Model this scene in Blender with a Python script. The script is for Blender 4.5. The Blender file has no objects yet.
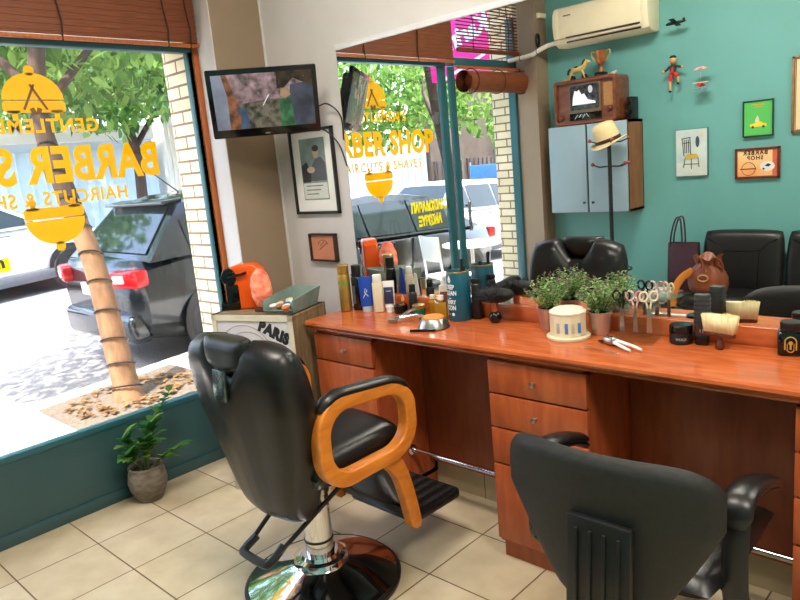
import bpy, bmesh, math, random
from mathutils import Matrix, Vector
R = math.radians
rnd = random.Random(7)
S = bpy.context.scene
COL = S.collection

# ------------------------------------------------------------------ camera, world, lights, exposure
cd = bpy.data.cameras.new('camera'); cam = bpy.data.objects.new('camera', cd); COL.objects.link(cam)
cd.sensor_fit = 'HORIZONTAL'; cd.sensor_width = 36.0; cd.lens = 694.8 / 800 * 36.0
cd.clip_start = 0.02; cd.clip_end = 300
def cam_axes(yaw, pitch, roll):
    f = Vector((math.sin(yaw) * math.cos(pitch), math.cos(yaw) * math.cos(pitch), math.sin(pitch)))
    r = Vector((math.cos(yaw), -math.sin(yaw), 0)); u = r.cross(f)
    c, s = math.cos(roll), math.sin(roll)
    return c * r + s * u, -s * r + c * u, f
_r, _u, _f = cam_axes(R(-44.072), R(-11.257), R(-5.268))
cam.matrix_world = Matrix(((_r.x, _u.x, -_f.x, 3.25), (_r.y, _u.y, -_f.y, -2.27), (_r.z, _u.z, -_f.z, 1.5), (0, 0, 0, 1)))
S.camera = cam

W = bpy.data.worlds.new('sky'); S.world = W; W.use_nodes = True
wn = W.node_tree.nodes; wl = W.node_tree.links; wn.clear()
sky = wn.new('ShaderNodeTexSky'); sky.sky_type = 'NISHITA'; sky.sun_disc = False
sky.sun_elevation = R(58); sky.sun_rotation = R(180); sky.air_density = 1.0; sky.dust_density = 3.0; sky.altitude = 50
bg = wn.new('ShaderNodeBackground'); bg.inputs[1].default_value = 1.5
wo = wn.new('ShaderNodeOutputWorld')
wl.new(sky.outputs[0], bg.inputs[0]); wl.new(bg.outputs[0], wo.inputs[0])

sd = bpy.data.lights.new('sun', 'SUN'); sd.energy = 15.0; sd.angle = R(0.6); sd.color = (1.0, 0.96, 0.9)
sun = bpy.data.objects.new('sun', sd); COL.objects.link(sun)
sun.rotation_euler = Vector((-0.11, 0.50, -0.86)).to_track_quat('-Z', 'Y').to_euler()
def area(name, loc, sx, sy, power, col, aim=(0, 0, -1)):
    d = bpy.data.lights.new(name, 'AREA'); d.shape = 'RECTANGLE'; d.size = sx; d.size_y = sy; d.energy = power; d.color = col
    o = bpy.data.objects.new(name, d); COL.objects.link(o); o.location = loc
    o.rotation_euler = Vector(aim).to_track_quat('-Z', 'Y').to_euler()
    return o
area('ceiling_lamp_one', (1.7, -1.35, 2.93), 0.9, 0.5, 54, (1.0, 0.92, 0.82))
area('ceiling_lamp_two', (3.6, -1.35, 2.93), 0.9, 0.5, 54, (1.0, 0.92, 0.82))
S.view_settings.view_transform = 'Standard'; S.view_settings.look = 'None'
S.view_settings.gamma = 1.0; S.view_settings.use_curve_mapping = False
S.view_settings.exposure = 0.0

# ------------------------------------------------------------------ helpers
def lin(c):
    return tuple(((v / 255) / 12.92 if v / 255 <= 0.04045 else ((v / 255 + 0.055) / 1.055) ** 2.4) for v in c) + (1.0,)
MATS = {}
def mat(name, c, rough=0.5, metal=0.0, noise=0.0, ns=20.0, stretch=(1, 1, 1), bump=0.0, c2=None, spec=0.5, emit=0.0, trans=0.0, detail=4.0, lo=0.35, hi=0.65):
    if name in MATS: return MATS[name]
    m = bpy.data.materials.new(name); m.use_nodes = True; MATS[name] = m
    nt = m.node_tree; p = nt.nodes['Principled BSDF']
    p.inputs['Base Color'].default_value = lin(c); p.inputs['Roughness'].default_value = rough
    p.inputs['Metallic'].default_value = metal; p.inputs['Specular IOR Level'].default_value = spec
    if trans: p.inputs['Transmission Weight'].default_value = trans
    if emit:
        p.inputs['Emission Color'].default_value = lin(c); p.inputs['Emission Strength'].default_value = emit
    if noise or c2 or bump:
        tc = nt.nodes.new('ShaderNodeTexCoord'); mp = nt.nodes.new('ShaderNodeMapping'); mp.inputs['Scale'].default_value = stretch
        nz = nt.nodes.new('ShaderNodeTexNoise'); nz.inputs['Scale'].default_value = ns; nz.inputs['Detail'].default_value = detail
        nt.links.new(tc.outputs['Object'], mp.inputs[0]); nt.links.new(mp.outputs[0], nz.inputs['Vector'])
        if noise or c2:
            rp = nt.nodes.new('ShaderNodeValToRGB')
            a = lin(c2) if c2 else tuple(v * (1 - noise) for v in lin(c)[:3]) + (1,)
            rp.color_ramp.elements[0].color = a; rp.color_ramp.elements[0].position = lo
            rp.color_ramp.elements[1].color = lin(c); rp.color_ramp.elements[1].position = hi
            nt.links.new(nz.outputs['Fac'], rp.inputs[0]); nt.links.new(rp.outputs[0], p.inputs['Base Color'])
            if emit: nt.links.new(rp.outputs[0], p.inputs['Emission Color'])
        if bump:
            b = nt.nodes.new('ShaderNodeBump'); b.inputs['Strength'].default_value = bump; b.inputs['Distance'].default_value = 0.01
            nt.links.new(nz.outputs['Fac'], b.inputs['Height']); nt.links.new(b.outputs[0], p.inputs['Normal'])
    return m

def bricks(name, c1, c2, mortar, bw, bh, ms, axes, origin=(0, 0, 0), offset=0.5, rough=0.7, noise=0.0, bump=0.3):
    """brick / tile material; axes = which object axes run along and up the courses"""
    m = bpy.data.materials.new(name); m.use_nodes = True; MATS[name] = m
    nt = m.node_tree; p = nt.nodes['Principled BSDF']; p.inputs['Roughness'].default_value = rough
    tc = nt.nodes.new('ShaderNodeTexCoord'); sx = nt.nodes.new('ShaderNodeSeparateXYZ'); cx = nt.nodes.new('ShaderNodeCombineXYZ')
    mp = nt.nodes.new('ShaderNodeMapping'); mp.inputs['Location'].default_value = origin
    nt.links.new(tc.outputs['Object'], sx.inputs[0])
    nt.links.new(sx.outputs[axes[0]], cx.inputs[0]); nt.links.new(sx.outputs[axes[1]], cx.inputs[1]); nt.links.new(cx.outputs[0], mp.inputs[0])
    br = nt.nodes.new('ShaderNodeTexBrick'); br.offset = offset; br.squash = 1.0
    br.inputs['Color1'].default_value = lin(c1); br.inputs['Color2'].default_value = lin(c2); br.inputs['Mortar'].default_value = lin(mortar)
    br.inputs['Scale'].default_value = 1.0; br.inputs['Mortar Size'].default_value = ms; br.inputs['Mortar Smooth'].default_value = 0.15
    br.inputs['Brick Width'].default_value = bw; br.inputs['Row Height'].default_value = bh
    nt.links.new(mp.outputs[0], br.inputs['Vector'])
    out = br.outputs['Color']
    if noise:
        nz = nt.nodes.new('ShaderNodeTexNoise'); nz.inputs['Scale'].default_value = 9.0; nz.inputs['Detail'].default_value = 6.0
        nt.links.new(tc.outputs['Object'], nz.inputs['Vector'])
        rp = nt.nodes.new('ShaderNodeValToRGB'); rp.color_ramp.elements[0].position = 0.3; rp.color_ramp.elements[1].position = 0.7
        rp.color_ramp.elements[0].color = (1 - noise, 1 - noise * 1.15, 1 - noise * 1.4, 1); rp.color_ramp.elements[1].color = (1, 1, 1, 1)
        mx = nt.nodes.new('ShaderNodeMix'); mx.data_type = 'RGBA'; mx.blend_type = 'MULTIPLY'; mx.inputs[0].default_value = 1.0
        nt.links.new(nz.outputs['Fac'], rp.inputs[0]); nt.links.new(out, mx.inputs[6]); nt.links.new(rp.outputs[0], mx.inputs[7]); out = mx.outputs[2]
    nt.links.new(out, p.inputs['Base Color'])
    if bump:
        b = nt.nodes.new('ShaderNodeBump'); b.inputs['Strength'].default_value = bump; b.inputs['Distance'].default_value = 0.004; b.invert = True
        nt.links.new(br.outputs['Fac'], b.inputs['Height']); nt.links.new(b.outputs[0], p.inputs['Normal'])
    return m

def pane_mat(name, tint=(1, 1, 1), ior=1.5, rough=0.0):
    m = bpy.data.materials.new(name); m.use_nodes = True; MATS[name] = m
    nt = m.node_tree; nt.nodes.clear()
    o = nt.nodes.new('ShaderNodeOutputMaterial'); t = nt.nodes.new('ShaderNodeBsdfTransparent'); g = nt.nodes.new('ShaderNodeBsdfGlossy')
    t.inputs[0].default_value = tuple(tint) + (1,); g.inputs['Roughness'].default_value = rough
    lw = nt.nodes.new('ShaderNodeLayerWeight'); lw.inputs[0].default_value = 0.5
    pw = nt.nodes.new('ShaderNodeMath'); pw.operation = 'POWER'; pw.inputs[1].default_value = 5.0
    f = nt.nodes.new('ShaderNodeMath'); f.operation = 'MULTIPLY_ADD'; f.inputs[1].default_value = 0.9; f.inputs[2].default_value = 0.035 * (ior / 1.5) ** 2
    nt.links.new(lw.outputs['Facing'], pw.inputs[0]); nt.links.new(pw.outputs[0], f.inputs[0])
    mx = nt.nodes.new('ShaderNodeMixShader')
    nt.links.new(f.outputs[0], mx.inputs[0]); nt.links.new(t.outputs[0], mx.inputs[1]); nt.links.new(g.outputs[0], mx.inputs[2]); nt.links.new(mx.outputs[0], o.inputs[0])
    return m

def leaf_mat(name, c, c2):
    m = bpy.data.materials.new(name); m.use_nodes = True; MATS[name] = m
    nt = m.node_tree; nt.nodes.clear()
    o = nt.nodes.new('ShaderNodeOutputMaterial'); d = nt.nodes.new('ShaderNodeBsdfDiffuse'); t = nt.nodes.new('ShaderNodeBsdfTranslucent')
    mx = nt.nodes.new('ShaderNodeMixShader'); mx.inputs[0].default_value = 0.45
    g = nt.nodes.new('ShaderNodeNewGeometry'); rp = nt.nodes.new('ShaderNodeValToRGB')
    rp.color_ramp.elements[0].color = lin(c); rp.color_ramp.elements[1].color = lin(c2)
    nt.links.new(g.outputs['Random Per Island'], rp.inputs[0])
    nt.links.new(rp.outputs[0], d.inputs[0]); nt.links.new(rp.outputs[0], t.inputs[0])
    nt.links.new(d.outputs[0], mx.inputs[1]); nt.links.new(t.outputs[0], mx.inputs[2]); nt.links.new(mx.outputs[0], o.inputs[0])
    return m

def tag(o, label=None, cat=None, group=None, kind=None):
    if label: o['label'] = label
    if cat: o['category'] = cat
    if group: o['group'] = group
    if kind: o['kind'] = kind
    return o
def thing(name, label, cat, loc=(0, 0, 0), rz=0, group=None):
    o = bpy.data.objects.new(name, None); COL.objects.link(o); o.empty_display_size = 0.05
    o.location = loc; o.rotation_euler = (0, 0, rz)
    return tag(o, label, cat, group)

class B:
    """collects shapes in one bmesh; done() links them as ONE object"""
    def __init__(s): s.bm = bmesh.new()
    def _xf(s, vs, M):
        if M is not None: bmesh.ops.transform(s.bm, matrix=M, verts=vs)
    def box(s, c, d, rot=None, bev=0.0, seg=2, taper=None):
        t = bmesh.new(); bmesh.ops.create_cube(t, size=1.0)
        for v in t.verts:
            v.co = Vector((v.co.x * d[0], v.co.y * d[1], v.co.z * d[2]))
            if taper and v.co.z > 0: v.co.x *= taper[0]; v.co.y *= taper[1]
        if bev: bmesh.ops.bevel(t, geom=t.edges[:], offset=bev, segments=seg, profile=0.5, affect='EDGES')
        M = Matrix.Translation(c) @ (rot.to_4x4() if rot is not None else Matrix())
        bmesh.ops.transform(t, matrix=M, verts=t.verts); s._merge(t); return s
    def _merge(s, t):
        me = bpy.data.meshes.new('tmp'); t.to_mesh(me); t.free(); s.bm.from_mesh(me); bpy.data.meshes.remove(me)
    def mesh(s, verts, faces, M=None):
        vs = [s.bm.verts.new(v) for v in verts]
        for f in faces:
            try: s.bm.faces.new([vs[i] for i in f])
            except ValueError: pass
        s._xf(vs, M); return s
    def lathe(s, prof, c=(0, 0, 0), seg=28, M=None, cap=True):
        vs = []; fs = []; n = len(prof)
        for i in range(seg):
            a = 2 * math.pi * i / seg
            for r, z in prof: vs.append((max(r, 1e-5) * math.cos(a), max(r, 1e-5) * math.sin(a), z))
        for i in range(seg):
            j = (i + 1) % seg
            for k in range(n - 1): fs.append((i * n + k, j * n + k, j * n + k + 1, i * n + k + 1))
        if cap:
            if prof[0][0] > 1e-4: fs.append(tuple(i * n for i in range(seg - 1, -1, -1)))
            if prof[-1][0] > 1e-4: fs.append(tuple(i * n + n - 1 for i in range(seg)))
        T = Matrix.Translation(c)
        return s.mesh(vs, fs, T @ M if M is not None else T)
    def cyl(s, p0, p1, r0, r1=None, seg=20):
        p0, p1 = Vector(p0), Vector(p1); r1 = r0 if r1 is None else r1; L = (p1 - p0).length
        q = (p1 - p0).to_track_quat('Z', 'Y').to_matrix().to_4x4()
        return s.lathe([(r0, 0), (r1, L)], p0, seg, q)
    def tube(s, pts, r, seg=10, closed=False, sx=1.0, sy=1.0, up=None):
        """sweep a circle (or ellipse sx, sy) along pts"""
        P = [Vector(p) for p in pts]; n = len(P); rr = r if isinstance(r, (list, tuple)) else [r] * n
        up = Vector(up) if up else None
        T = []
        for i in range(n):
            a = P[(i - 1) % n] if (closed or i > 0) else P[i]; b = P[(i + 1) % n] if (closed or i < n - 1) else P[i]
            T.append((b - a).normalized())
        if up is None:
            up = Vector((0, 0, 1)) if abs(T[0].z) < 0.9 else Vector((1, 0, 0))
            fixed = False
        else: fixed = True
        vs = []; fs = []; N = up
        for i in range(n):
            N = ((up if fixed else N) - T[i] * ((up if fixed else N).dot(T[i]))).normalized(); Bn = T[i].cross(N)
            for k in range(seg):
                a = 2 * math.pi * k / seg
                vs.append(P[i] + N * (math.cos(a) * rr[i] * sx) + Bn * (math.sin(a) * rr[i] * sy))
        for i in range(n if closed else n - 1):
            j = (i + 1) % n
            for k in range(seg):
                l = (k + 1) % seg
                fs.append((i * seg + k, i * seg + l, j * seg + l, j * seg + k))
        if not closed:
            fs.append(tuple(range(seg - 1, -1, -1))); fs.append(tuple((n - 1) * seg + k for k in range(seg)))
        return s.mesh(vs, fs)
    def prism(s, poly, th, M=None, bev=0.0, seg=2):
        """2D polygon in local XY, thickness th along +Z"""
        t = bmesh.new(); vs = [t.verts.new((x, y, 0)) for x, y in poly]; f = t.faces.new(vs)
        e = bmesh.ops.extrude_face_region(t, geom=[f]); bmesh.ops.translate(t, vec=(0, 0, th), verts=[v for v in e['geom'] if isinstance(v, bmesh.types.BMVert)])
        bmesh.ops.recalc_face_normals(t, faces=t.faces[:])
        if bev:
            es = [g for g in t.edges if abs(g.verts[0].co.z - g.verts[1].co.z) < 1e-6]
            bmesh.ops.bevel(t, geom=es, offset=bev, segments=seg, profile=0.5, affect='EDGES')
        if M is not None: bmesh.ops.transform(t, matrix=M, verts=t.verts)
        s._merge(t); return s
    def ell(s, c, r, rot=None, u=20, v=12):
        t = bmesh.new(); bmesh.ops.create_uvsphere(t, u_segments=u, v_segments=v, radius=1.0)
        r = (r, r, r) if isinstance(r, (int, float)) else r
        M = Matrix.Translation(c) @ (rot.to_4x4() if rot is not None else Matrix()) @ Matrix.Diagonal((r[0], r[1], r[2], 1))
        bmesh.ops.transform(t, matrix=M, verts=t.verts); s._merge(t); return s
    def shell(s, P, nu=24, nv=24, th=0.05, edge=4.0):
        """cushion: P(u,v)->(point, normal), u,v in -1..1, thickness falls off to the rim"""
        vs = []; fs = []; idx = {}
        for side in (1, -1):
            for i in range(nu + 1):
                for j in range(nv + 1):
                    u = -1 + 2 * i / nu; v = -1 + 2 * j / nv
                    rim = i in (0, nu) or j in (0, nv)
                    if rim and side == -1: idx[(side, i, j)] = idx[(1, i, j)]; continue
                    p, n = P(u, v)
                    k = (max(0, 1 - abs(u) ** edge) * max(0, 1 - abs(v) ** edge)) ** 0.5
                    t = th(u, v) if callable(th) else th
                    idx[(side, i, j)] = len(vs); vs.append(Vector(p) + Vector(n) * (side * k * t / 2))
        for side in (1, -1):
            for i in range(nu):
                for j in range(nv):
                    q = [idx[(side, i, j)], idx[(side, i + 1, j)], idx[(side, i + 1, j + 1)], idx[(side, i, j + 1)]]
                    if side == -1: q.reverse()
                    fs.append(q)
        return s.mesh(vs, fs)
    def done(s, name, m, parent=None, loc=None, rz=0, sharp=35, subsurf=0):
        bmesh.ops.recalc_face_normals(s.bm, faces=s.bm.faces[:])
        me = bpy.data.meshes.new(name); s.bm.to_mesh(me); s.bm.free()
        for p in me.polygons: p.use_smooth = True
        me.set_sharp_from_angle(angle=R(sharp))
        me.materials.append(m)
        o = bpy.data.objects.new(name, me); COL.objects.link(o)
        if parent: o.parent = parent
        if loc is not None: o.location = loc
        o.rotation_euler = (0, 0, rz)
        return o
def one(b, name, m, label, cat, loc=(0, 0, 0), rz=0, group=None, sharp=35):
    return tag(b.done(name, m, None, loc, rz, sharp), label, cat, group)
def struct(b, name, m, parent=None, loc=None, sharp=35):
    o = b.done(name, m, parent, loc, 0, sharp)
    if not parent: o['kind'] = 'structure'
    return o
def copy_tree(o, parent=None):
    c = o.copy(); COL.objects.link(c); c.parent = parent
    for ch in list(o.children): copy_tree(ch, c)
    return c
def slab(x0, x1, y0, y1, z0, z1, bev=0.0):
    return B().box(((x0 + x1) / 2, (y0 + y1) / 2, (z0 + z1) / 2), (x1 - x0, y1 - y0, z1 - z0), bev=bev)
def text_mesh(txt, size, sx=1.0, bold=0.0, th=0.001, space=1.0, align='CENTER'):
    cu = bpy.data.curves.new('t', 'FONT'); cu.body = txt; cu.size = size; cu.align_x = align; cu.align_y = 'CENTER'
    cu.extrude = th / 2; cu.offset = bold; cu.space_character = space; cu.resolution_u = 3
    o = bpy.data.objects.new('t', cu); COL.objects.link(o)
    dg = bpy.context.evaluated_depsgraph_get(); dg.update()
    me = bpy.data.meshes.new_from_object(o.evaluated_get(dg))
    bpy.data.objects.remove(o); bpy.data.curves.remove(cu)
    vs = [(v.co.x * sx, v.co.y, v.co.z) for v in me.vertices]; fs = [tuple(p.vertices) for p in me.polygons]
    bpy.data.meshes.remove(me)
    return vs, fs
def frame(o, x, y):
    """matrix with local X, Y along x, y and Z = x cross y, at o"""
    x = Vector(x).normalized(); y = Vector(y).normalized(); z = x.cross(y)
    return Matrix(((x.x, y.x, z.x, o[0]), (x.y, y.y, z.y, o[1]), (x.z, y.z, z.z, o[2]), (0, 0, 0, 1)))
def rot(ax, deg): return Matrix.Rotation(R(deg), 3, ax)
def circ(r, n=24, c=(0, 0), sx=1, sy=1, a0=0, a1=360):
    full = abs(a1 - a0) >= 360
    return [(c[0] + r * sx * math.cos(R(a0 + (a1 - a0) * i / (n if full else n - 1))), c[1] + r * sy * math.sin(R(a0 + (a1 - a0) * i / (n if full else n - 1)))) for i in range(n)]
def rrect(w, h, r, n=5):
    out = []
    for cx, cy, a in ((w / 2 - r, h / 2 - r, 0), (-w / 2 + r, h / 2 - r, 90), (-w / 2 + r, -h / 2 + r, 180), (w / 2 - r, -h / 2 + r, 270)):
        for i in range(n + 1):
            t = R(a + 90 * i / n); out.append((cx + r * math.cos(t), cy + r * math.sin(t)))
    return out
def arc3(pts, n=8):
    """Catmull-Rom through points"""
    P = [Vector(p) for p in pts]; P = [2 * P[0] - P[1]] + P + [2 * P[-1] - P[-2]]; out = []
    for i in range(1, len(P) - 2):
        for k in range(n):
            t = k / n; a, b, c, d = P[i - 1:i + 3]
            out.append(0.5 * ((2 * b) + (c - a) * t + (2 * a - 5 * b + 4 * c - d) * t * t + (3 * b - a - 3 * c + d) * t ** 3))
    out.append(P[-2]); return out

# ------------------------------------------------------------------ materials
bricks('floor_tile', (222, 207, 178), (210, 193, 160), (116, 94, 70), 0.332, 0.3305, 0.0032, (0, 1), (-0.651 % 0.332, (0.922 % 0.3305), 0), 0.0, 0.28, 0.16, 0.25)
bricks('skirting_tile', (196, 178, 146), (186, 168, 138), (120, 100, 80), 0.332, 0.2, 0.003, (0, 2), (0.18, 0.03, 0), 0.0, 0.35, 0.15, 0.2)
bricks('facade_brick', (236, 222, 188), (222, 206, 168), (128, 106, 84), 0.20, 0.064, 0.0065, (0, 2), (0.03, 0, 0), 0.5, 0.8, 0.12, 0.5)
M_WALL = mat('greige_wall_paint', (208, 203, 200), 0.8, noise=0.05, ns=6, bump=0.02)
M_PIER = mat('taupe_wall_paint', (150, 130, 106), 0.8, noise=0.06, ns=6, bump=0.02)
M_TEAL = mat('teal_wall_paint', (104, 168, 164), 0.55, noise=0.05, ns=3)
M_CEIL = mat('ceiling_paint', (232, 228, 220), 0.9, noise=0.02)
M_LOW = mat('dark_teal_panel', (50, 84, 88), 0.35, noise=0.08, ns=4)
M_FRAME = mat('green_frame_metal', (38, 92, 100), 0.35, noise=0.06, ns=8)
M_OAK = mat('orange_wood_trim', (190, 104, 48), 0.4, noise=0.3, ns=12, stretch=(6, 6, 0.6))
M_BAMBOO = mat('bamboo_blind', (132, 70, 36), 0.6, noise=0.35, ns=30, stretch=(1, 0.35, 8))
M_BAMBOO2 = mat('bamboo_rail', (120, 62, 34), 0.5, noise=0.3, ns=30, stretch=(1, 0.4, 6))
M_CORD = mat('dark_cord', (62, 36, 26), 0.8, noise=0.2, ns=60)
M_TOP = mat('cherry_worktop', (198, 104, 56), 0.2, c2=(176, 84, 42), ns=9, stretch=(1.0, 5, 5), detail=6)
M_CAB = mat('cherry_cabinet', (182, 92, 50), 0.3, c2=(160, 74, 38), ns=7, stretch=(5, 5, 0.9), detail=6)
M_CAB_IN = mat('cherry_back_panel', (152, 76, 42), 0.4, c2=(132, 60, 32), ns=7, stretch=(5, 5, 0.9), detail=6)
M_SHADOWGAP = mat('gap_shade_brown', (46, 26, 18), 0.6, noise=0.2)  # dark brown that paints in the shade between cabinet fronts
M_CHROME = mat('chrome', (225, 225, 228), 0.07, 1.0, noise=0.03, ns=3)
M_STEEL = mat('brushed_steel', (190, 188, 184), 0.28, 1.0, noise=0.1, ns=40)
M_LEATH = mat('black_leather', (20, 20, 20), 0.36, noise=0.3, ns=14, bump=0.10)
M_LEATH2 = mat('black_vinyl_fabric', (30, 30, 27), 0.6, noise=0.25, ns=60, bump=0.12)
M_PLAST = mat('black_plastic', (20, 20, 21), 0.4, noise=0.15, ns=30)
M_GLOSSB = mat('glossy_black_plastic', (14, 14, 15), 0.12, noise=0.1, ns=10)
M_ARMW = mat('honey_armrest_wood', (236, 146, 56), 0.28, c2=(212, 120, 40), ns=8, stretch=(4, 1, 4))
M_WHITE = mat('white_plastic', (236, 234, 228), 0.4, noise=0.03, ns=10)
M_CREAM = mat('cream_plastic', (226, 214, 182), 0.4, noise=0.05, ns=10)
M_YEL = leaf_mat('yellow_window_vinyl', (252, 208, 10), (255, 214, 12))
M_YEL2 = leaf_mat('bright_yellow_vinyl', (252, 238, 16), (255, 242, 24))
M_GLASS = pane_mat('window_glass')
M_CLEAR = pane_mat('clear_acrylic', (0.93, 0.96, 0.95), 1.8)
M_MIRROR = mat('silvered_mirror', (243, 246, 244), 0.0, 1.0)
M_MIRROR.node_tree.nodes['Principled BSDF'].inputs['Roughness'].default_value = 0.0
M_BLACKTXT = mat('black_print', (22, 20, 20), 0.6, noise=0.05, ns=10)
M_WHITETXT = mat('white_print', (238, 240, 238), 0.6, noise=0.03, ns=10)
# ------------------------------------------------------------------ room shell
ROOM_X, ROOM_Y, ROOM_Z = 5.3, -2.717, 2.96
struct(slab(0.0, ROOM_X, ROOM_Y, 0.0, -0.06, 0.0), 'floor', MATS['floor_tile'])
struct(slab(-0.25, ROOM_X + 0.1, ROOM_Y - 0.1, 0.1, ROOM_Z, ROOM_Z + 0.1), 'ceiling', M_CEIL)
struct(slab(0.267, ROOM_X + 0.1, 0.0, 0.12, -0.06, ROOM_Z), 'wall_mirror_side', M_WALL)
struct(slab(0.0, ROOM_X + 0.1, ROOM_Y - 0.12, ROOM_Y, -0.06, ROOM_Z), 'wall_teal', M_TEAL)
struct(slab(ROOM_X, ROOM_X + 0.12, ROOM_Y, 0.0, -0.06, ROOM_Z), 'wall_far_end', M_WALL)
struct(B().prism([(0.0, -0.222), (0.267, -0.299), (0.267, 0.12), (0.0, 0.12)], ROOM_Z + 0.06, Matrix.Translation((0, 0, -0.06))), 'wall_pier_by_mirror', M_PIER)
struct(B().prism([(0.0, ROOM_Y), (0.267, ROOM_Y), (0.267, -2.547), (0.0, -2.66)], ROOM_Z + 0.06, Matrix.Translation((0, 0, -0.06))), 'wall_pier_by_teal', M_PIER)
struct(B().prism([(0.001, -0.227), (0.267, -0.304), (0.267, -0.299), (0.001, -0.222)], ROOM_Z, Matrix()), 'wall_window_reveal_lit', M_WALL)  # paler than the taupe pier, partly painting in window light on the reveal
struct(B().box((0.272, -0.006, ROOM_Z / 2), (0.012, 0.012, ROOM_Z), bev=0.003), 'trim_1', M_WALL)
b = slab(-0.25, 0.0, -1.84, -0.22, 2.20, ROOM_Z); b.box((-0.125, -2.27, 2.9), (0.25, 0.86, 0.12))
struct(b, 'wall_window_lintel', M_WALL)
b = slab(-0.05, 0.0, -1.86, -0.21, -0.3, 0.372); b.box((-0.08, -2.27, 0.0), (0.16, 0.86, 0.6)); b.box((0.006, -1.04, 0.03), (0.012, 1.64, 0.06), bev=0.004)
struct(b, 'wall_window_parapet', M_LOW)
struct(slab(-0.25, 0.0, -0.28, 6.0, -0.6, 3.4), 'wall_brick_by_mirror', MATS['facade_brick'])
struct(slab(-0.25, 0.0, -9.0, -2.68, -0.9, 3.4), 'wall_brick_by_teal', MATS['facade_brick'])
struct(slab(0.82, ROOM_X, -0.012, 0.0, 0.0, 0.13), 'baseboard_mirror_side', MATS['skirting_tile'])

# --- shop window: green frame, pane, wood trim, sign writing
w1 = struct(B().box((-0.02, -1.02, 0.386), (0.05, 1.53, 0.030), bev=0.004).box((-0.02, -1.02, 2.150), (0.06, 1.52, 0.045), bev=0.004)
            .box((-0.02, -0.270, 1.27), (0.04, 0.030, 1.80), bev=0.004).box((-0.02, -1.752, 1.27), (0.03, 0.070, 1.80), bev=0.006), 'window_1', M_FRAME)
b = slab(-0.026, -0.020, -1.74, -0.28, 0.40, 2.13); b.done('pane', M_GLASS, w1)
struct(B().box((0.010, -0.245, 1.26), (0.020, 0.030, 1.78), bev=0.003), 'trim_2', M_OAK)
# --- door bay beside it
d1 = struct(B().box((-0.02, -1.862, 1.06), (0.03, 0.058, 2.14), bev=0.006).box((-0.02, -2.655, 1.26), (0.07, 0.055, 2.52), bev=0.006)
            .box((-0.02, -2.26, 2.165), (0.07, 0.80, 0.055), bev=0.004).box((-0.02, -2.26, 0.40), (0.05, 0.76, 0.05), bev=0.004)
            .box((-0.02, -2.26, 0.13), (0.04, 0.76, 0.30)).box((-0.02, -2.26, 2.82), (0.06, 0.80, 0.05)), 'door_1', M_FRAME)
slab(-0.026, -0.020, -2.63, -1.90, 0.42, 2.14).done('pane', M_GLASS, d1)
slab(-0.026, -0.020, -2.63, -1.85, 2.19, 2.80).done('transom_pane', M_GLASS, d1)
B().box((0.035, -1.905, 1.05), (0.02, 0.02, 0.22), bev=0.006).box((0.015, -1.905, 1.13), (0.03, 0.016, 0.016)).box((0.015, -1.905, 0.97), (0.03, 0.016, 0.016)).done('door_handle', M_STEEL, d1)

# sign writing on the glass reads from the street: text runs towards -y, faces -x
def win_frame(y, z, x=-0.031): return frame((x, y, z), (0, -1, 0), (0, 0, 1))
sg = thing('window_lettering', 'yellow barber shop lettering with a barber pole emblem on the front window glass', 'sign', (-0.031, -1.07, 1.6))
def letter(txt, y, z, size, sx, bold, name, m=M_YEL, space=1.0, tilt=0.0, parent=sg, th=0.002):
    vs, fs = text_mesh(txt, size, sx, bold, th, space)
    b_ = B().mesh(vs, fs, Matrix.Translation((-parent.location.x - 0.031, -parent.location.y, -parent.location.z)) @ win_frame(y, z, 0) @ Matrix.Rotation(R(tilt), 4, 'Z'))
    return b_.done(name, m, parent)
letter('BARBER SHOP', -1.062, 1.615, 0.212, 0.80, 0.0085, 'shop_name', space=1.05)
letter("GENTLEMEN'S", -1.068, 1.790, 0.082, 1.0, 0.0022, 'top_line', space=1.15)
letter('HAIRCUTS & SHAVES', -1.085, 1.475, 0.083, 0.92, 0.0018, 'bottom_line', space=1.12)
def emblem(up):
    # dome half of the pole: up=1 on top, -1 below (built in sign frame: local x to -y, local y up)
    b_ = B(); s_ = up
    dome = [(0.128 * math.cos(R(a)), s_ * (0.0 + 0.112 * math.sin(R(a)))) for a in range(0, 181, 10)]
    if s_ < 0: dome.reverse()
    b_.prism(dome, 0.002)
    b_.prism(rrect(0.262, 0.050, 0.016), 0.002, Matrix.Translation((0, -s_ * 0.030, 0)))
    b_.prism(circ(0.022, 14), 0.002, Matrix.Translation((0, s_ * 0.122, 0)))
    for q in (-1, 1):
        b_.box((q * 0.088, -s_ * 0.070, 0.001), (0.022, 0.034, 0.002)); b_.box((q * 0.09, -s_ * 0.052, 0.001), (0.05, 0.012, 0.002))
    return b_
T0 = Matrix.Translation((-sg.location.x - 0.031, -sg.location.y, -sg.location.z))
for up, z in ((1, 1.905), (-1, 1.385)):
    e_ = emblem(up); bmesh.ops.transform(e_.bm, matrix=T0 @ win_frame(-1.046, z, 0), verts=e_.bm.verts); eo = e_.done('pole_emblem', M_YEL, sg)
    if up == 1:
        sc = B(); sc.box((0.02, 0.01, -0.0006), (0.010, 0.12, 0.001), rot('Z', 28)).box((-0.02, 0.01, -0.0006), (0.010, 0.12, 0.001), rot('Z', -28))
        sc.box((0.012, -0.05, -0.0006), (0.02, 0.028, 0.001), rot('Z', -20)).box((-0.012, -0.05, -0.0006), (0.02, 0.028, 0.001), rot('Z', 20))
        for f_ in (sc,): bmesh.ops.transform(f_.bm, matrix=Matrix.Translation((0.004, 0, 0)) @ T0 @ win_frame(-1.046, z, 0), verts=f_.bm.verts)
        sc.done('scissors_mark', mat('brown_vinyl', (120, 84, 20), 0.6, noise=0.05), eo)
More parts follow.
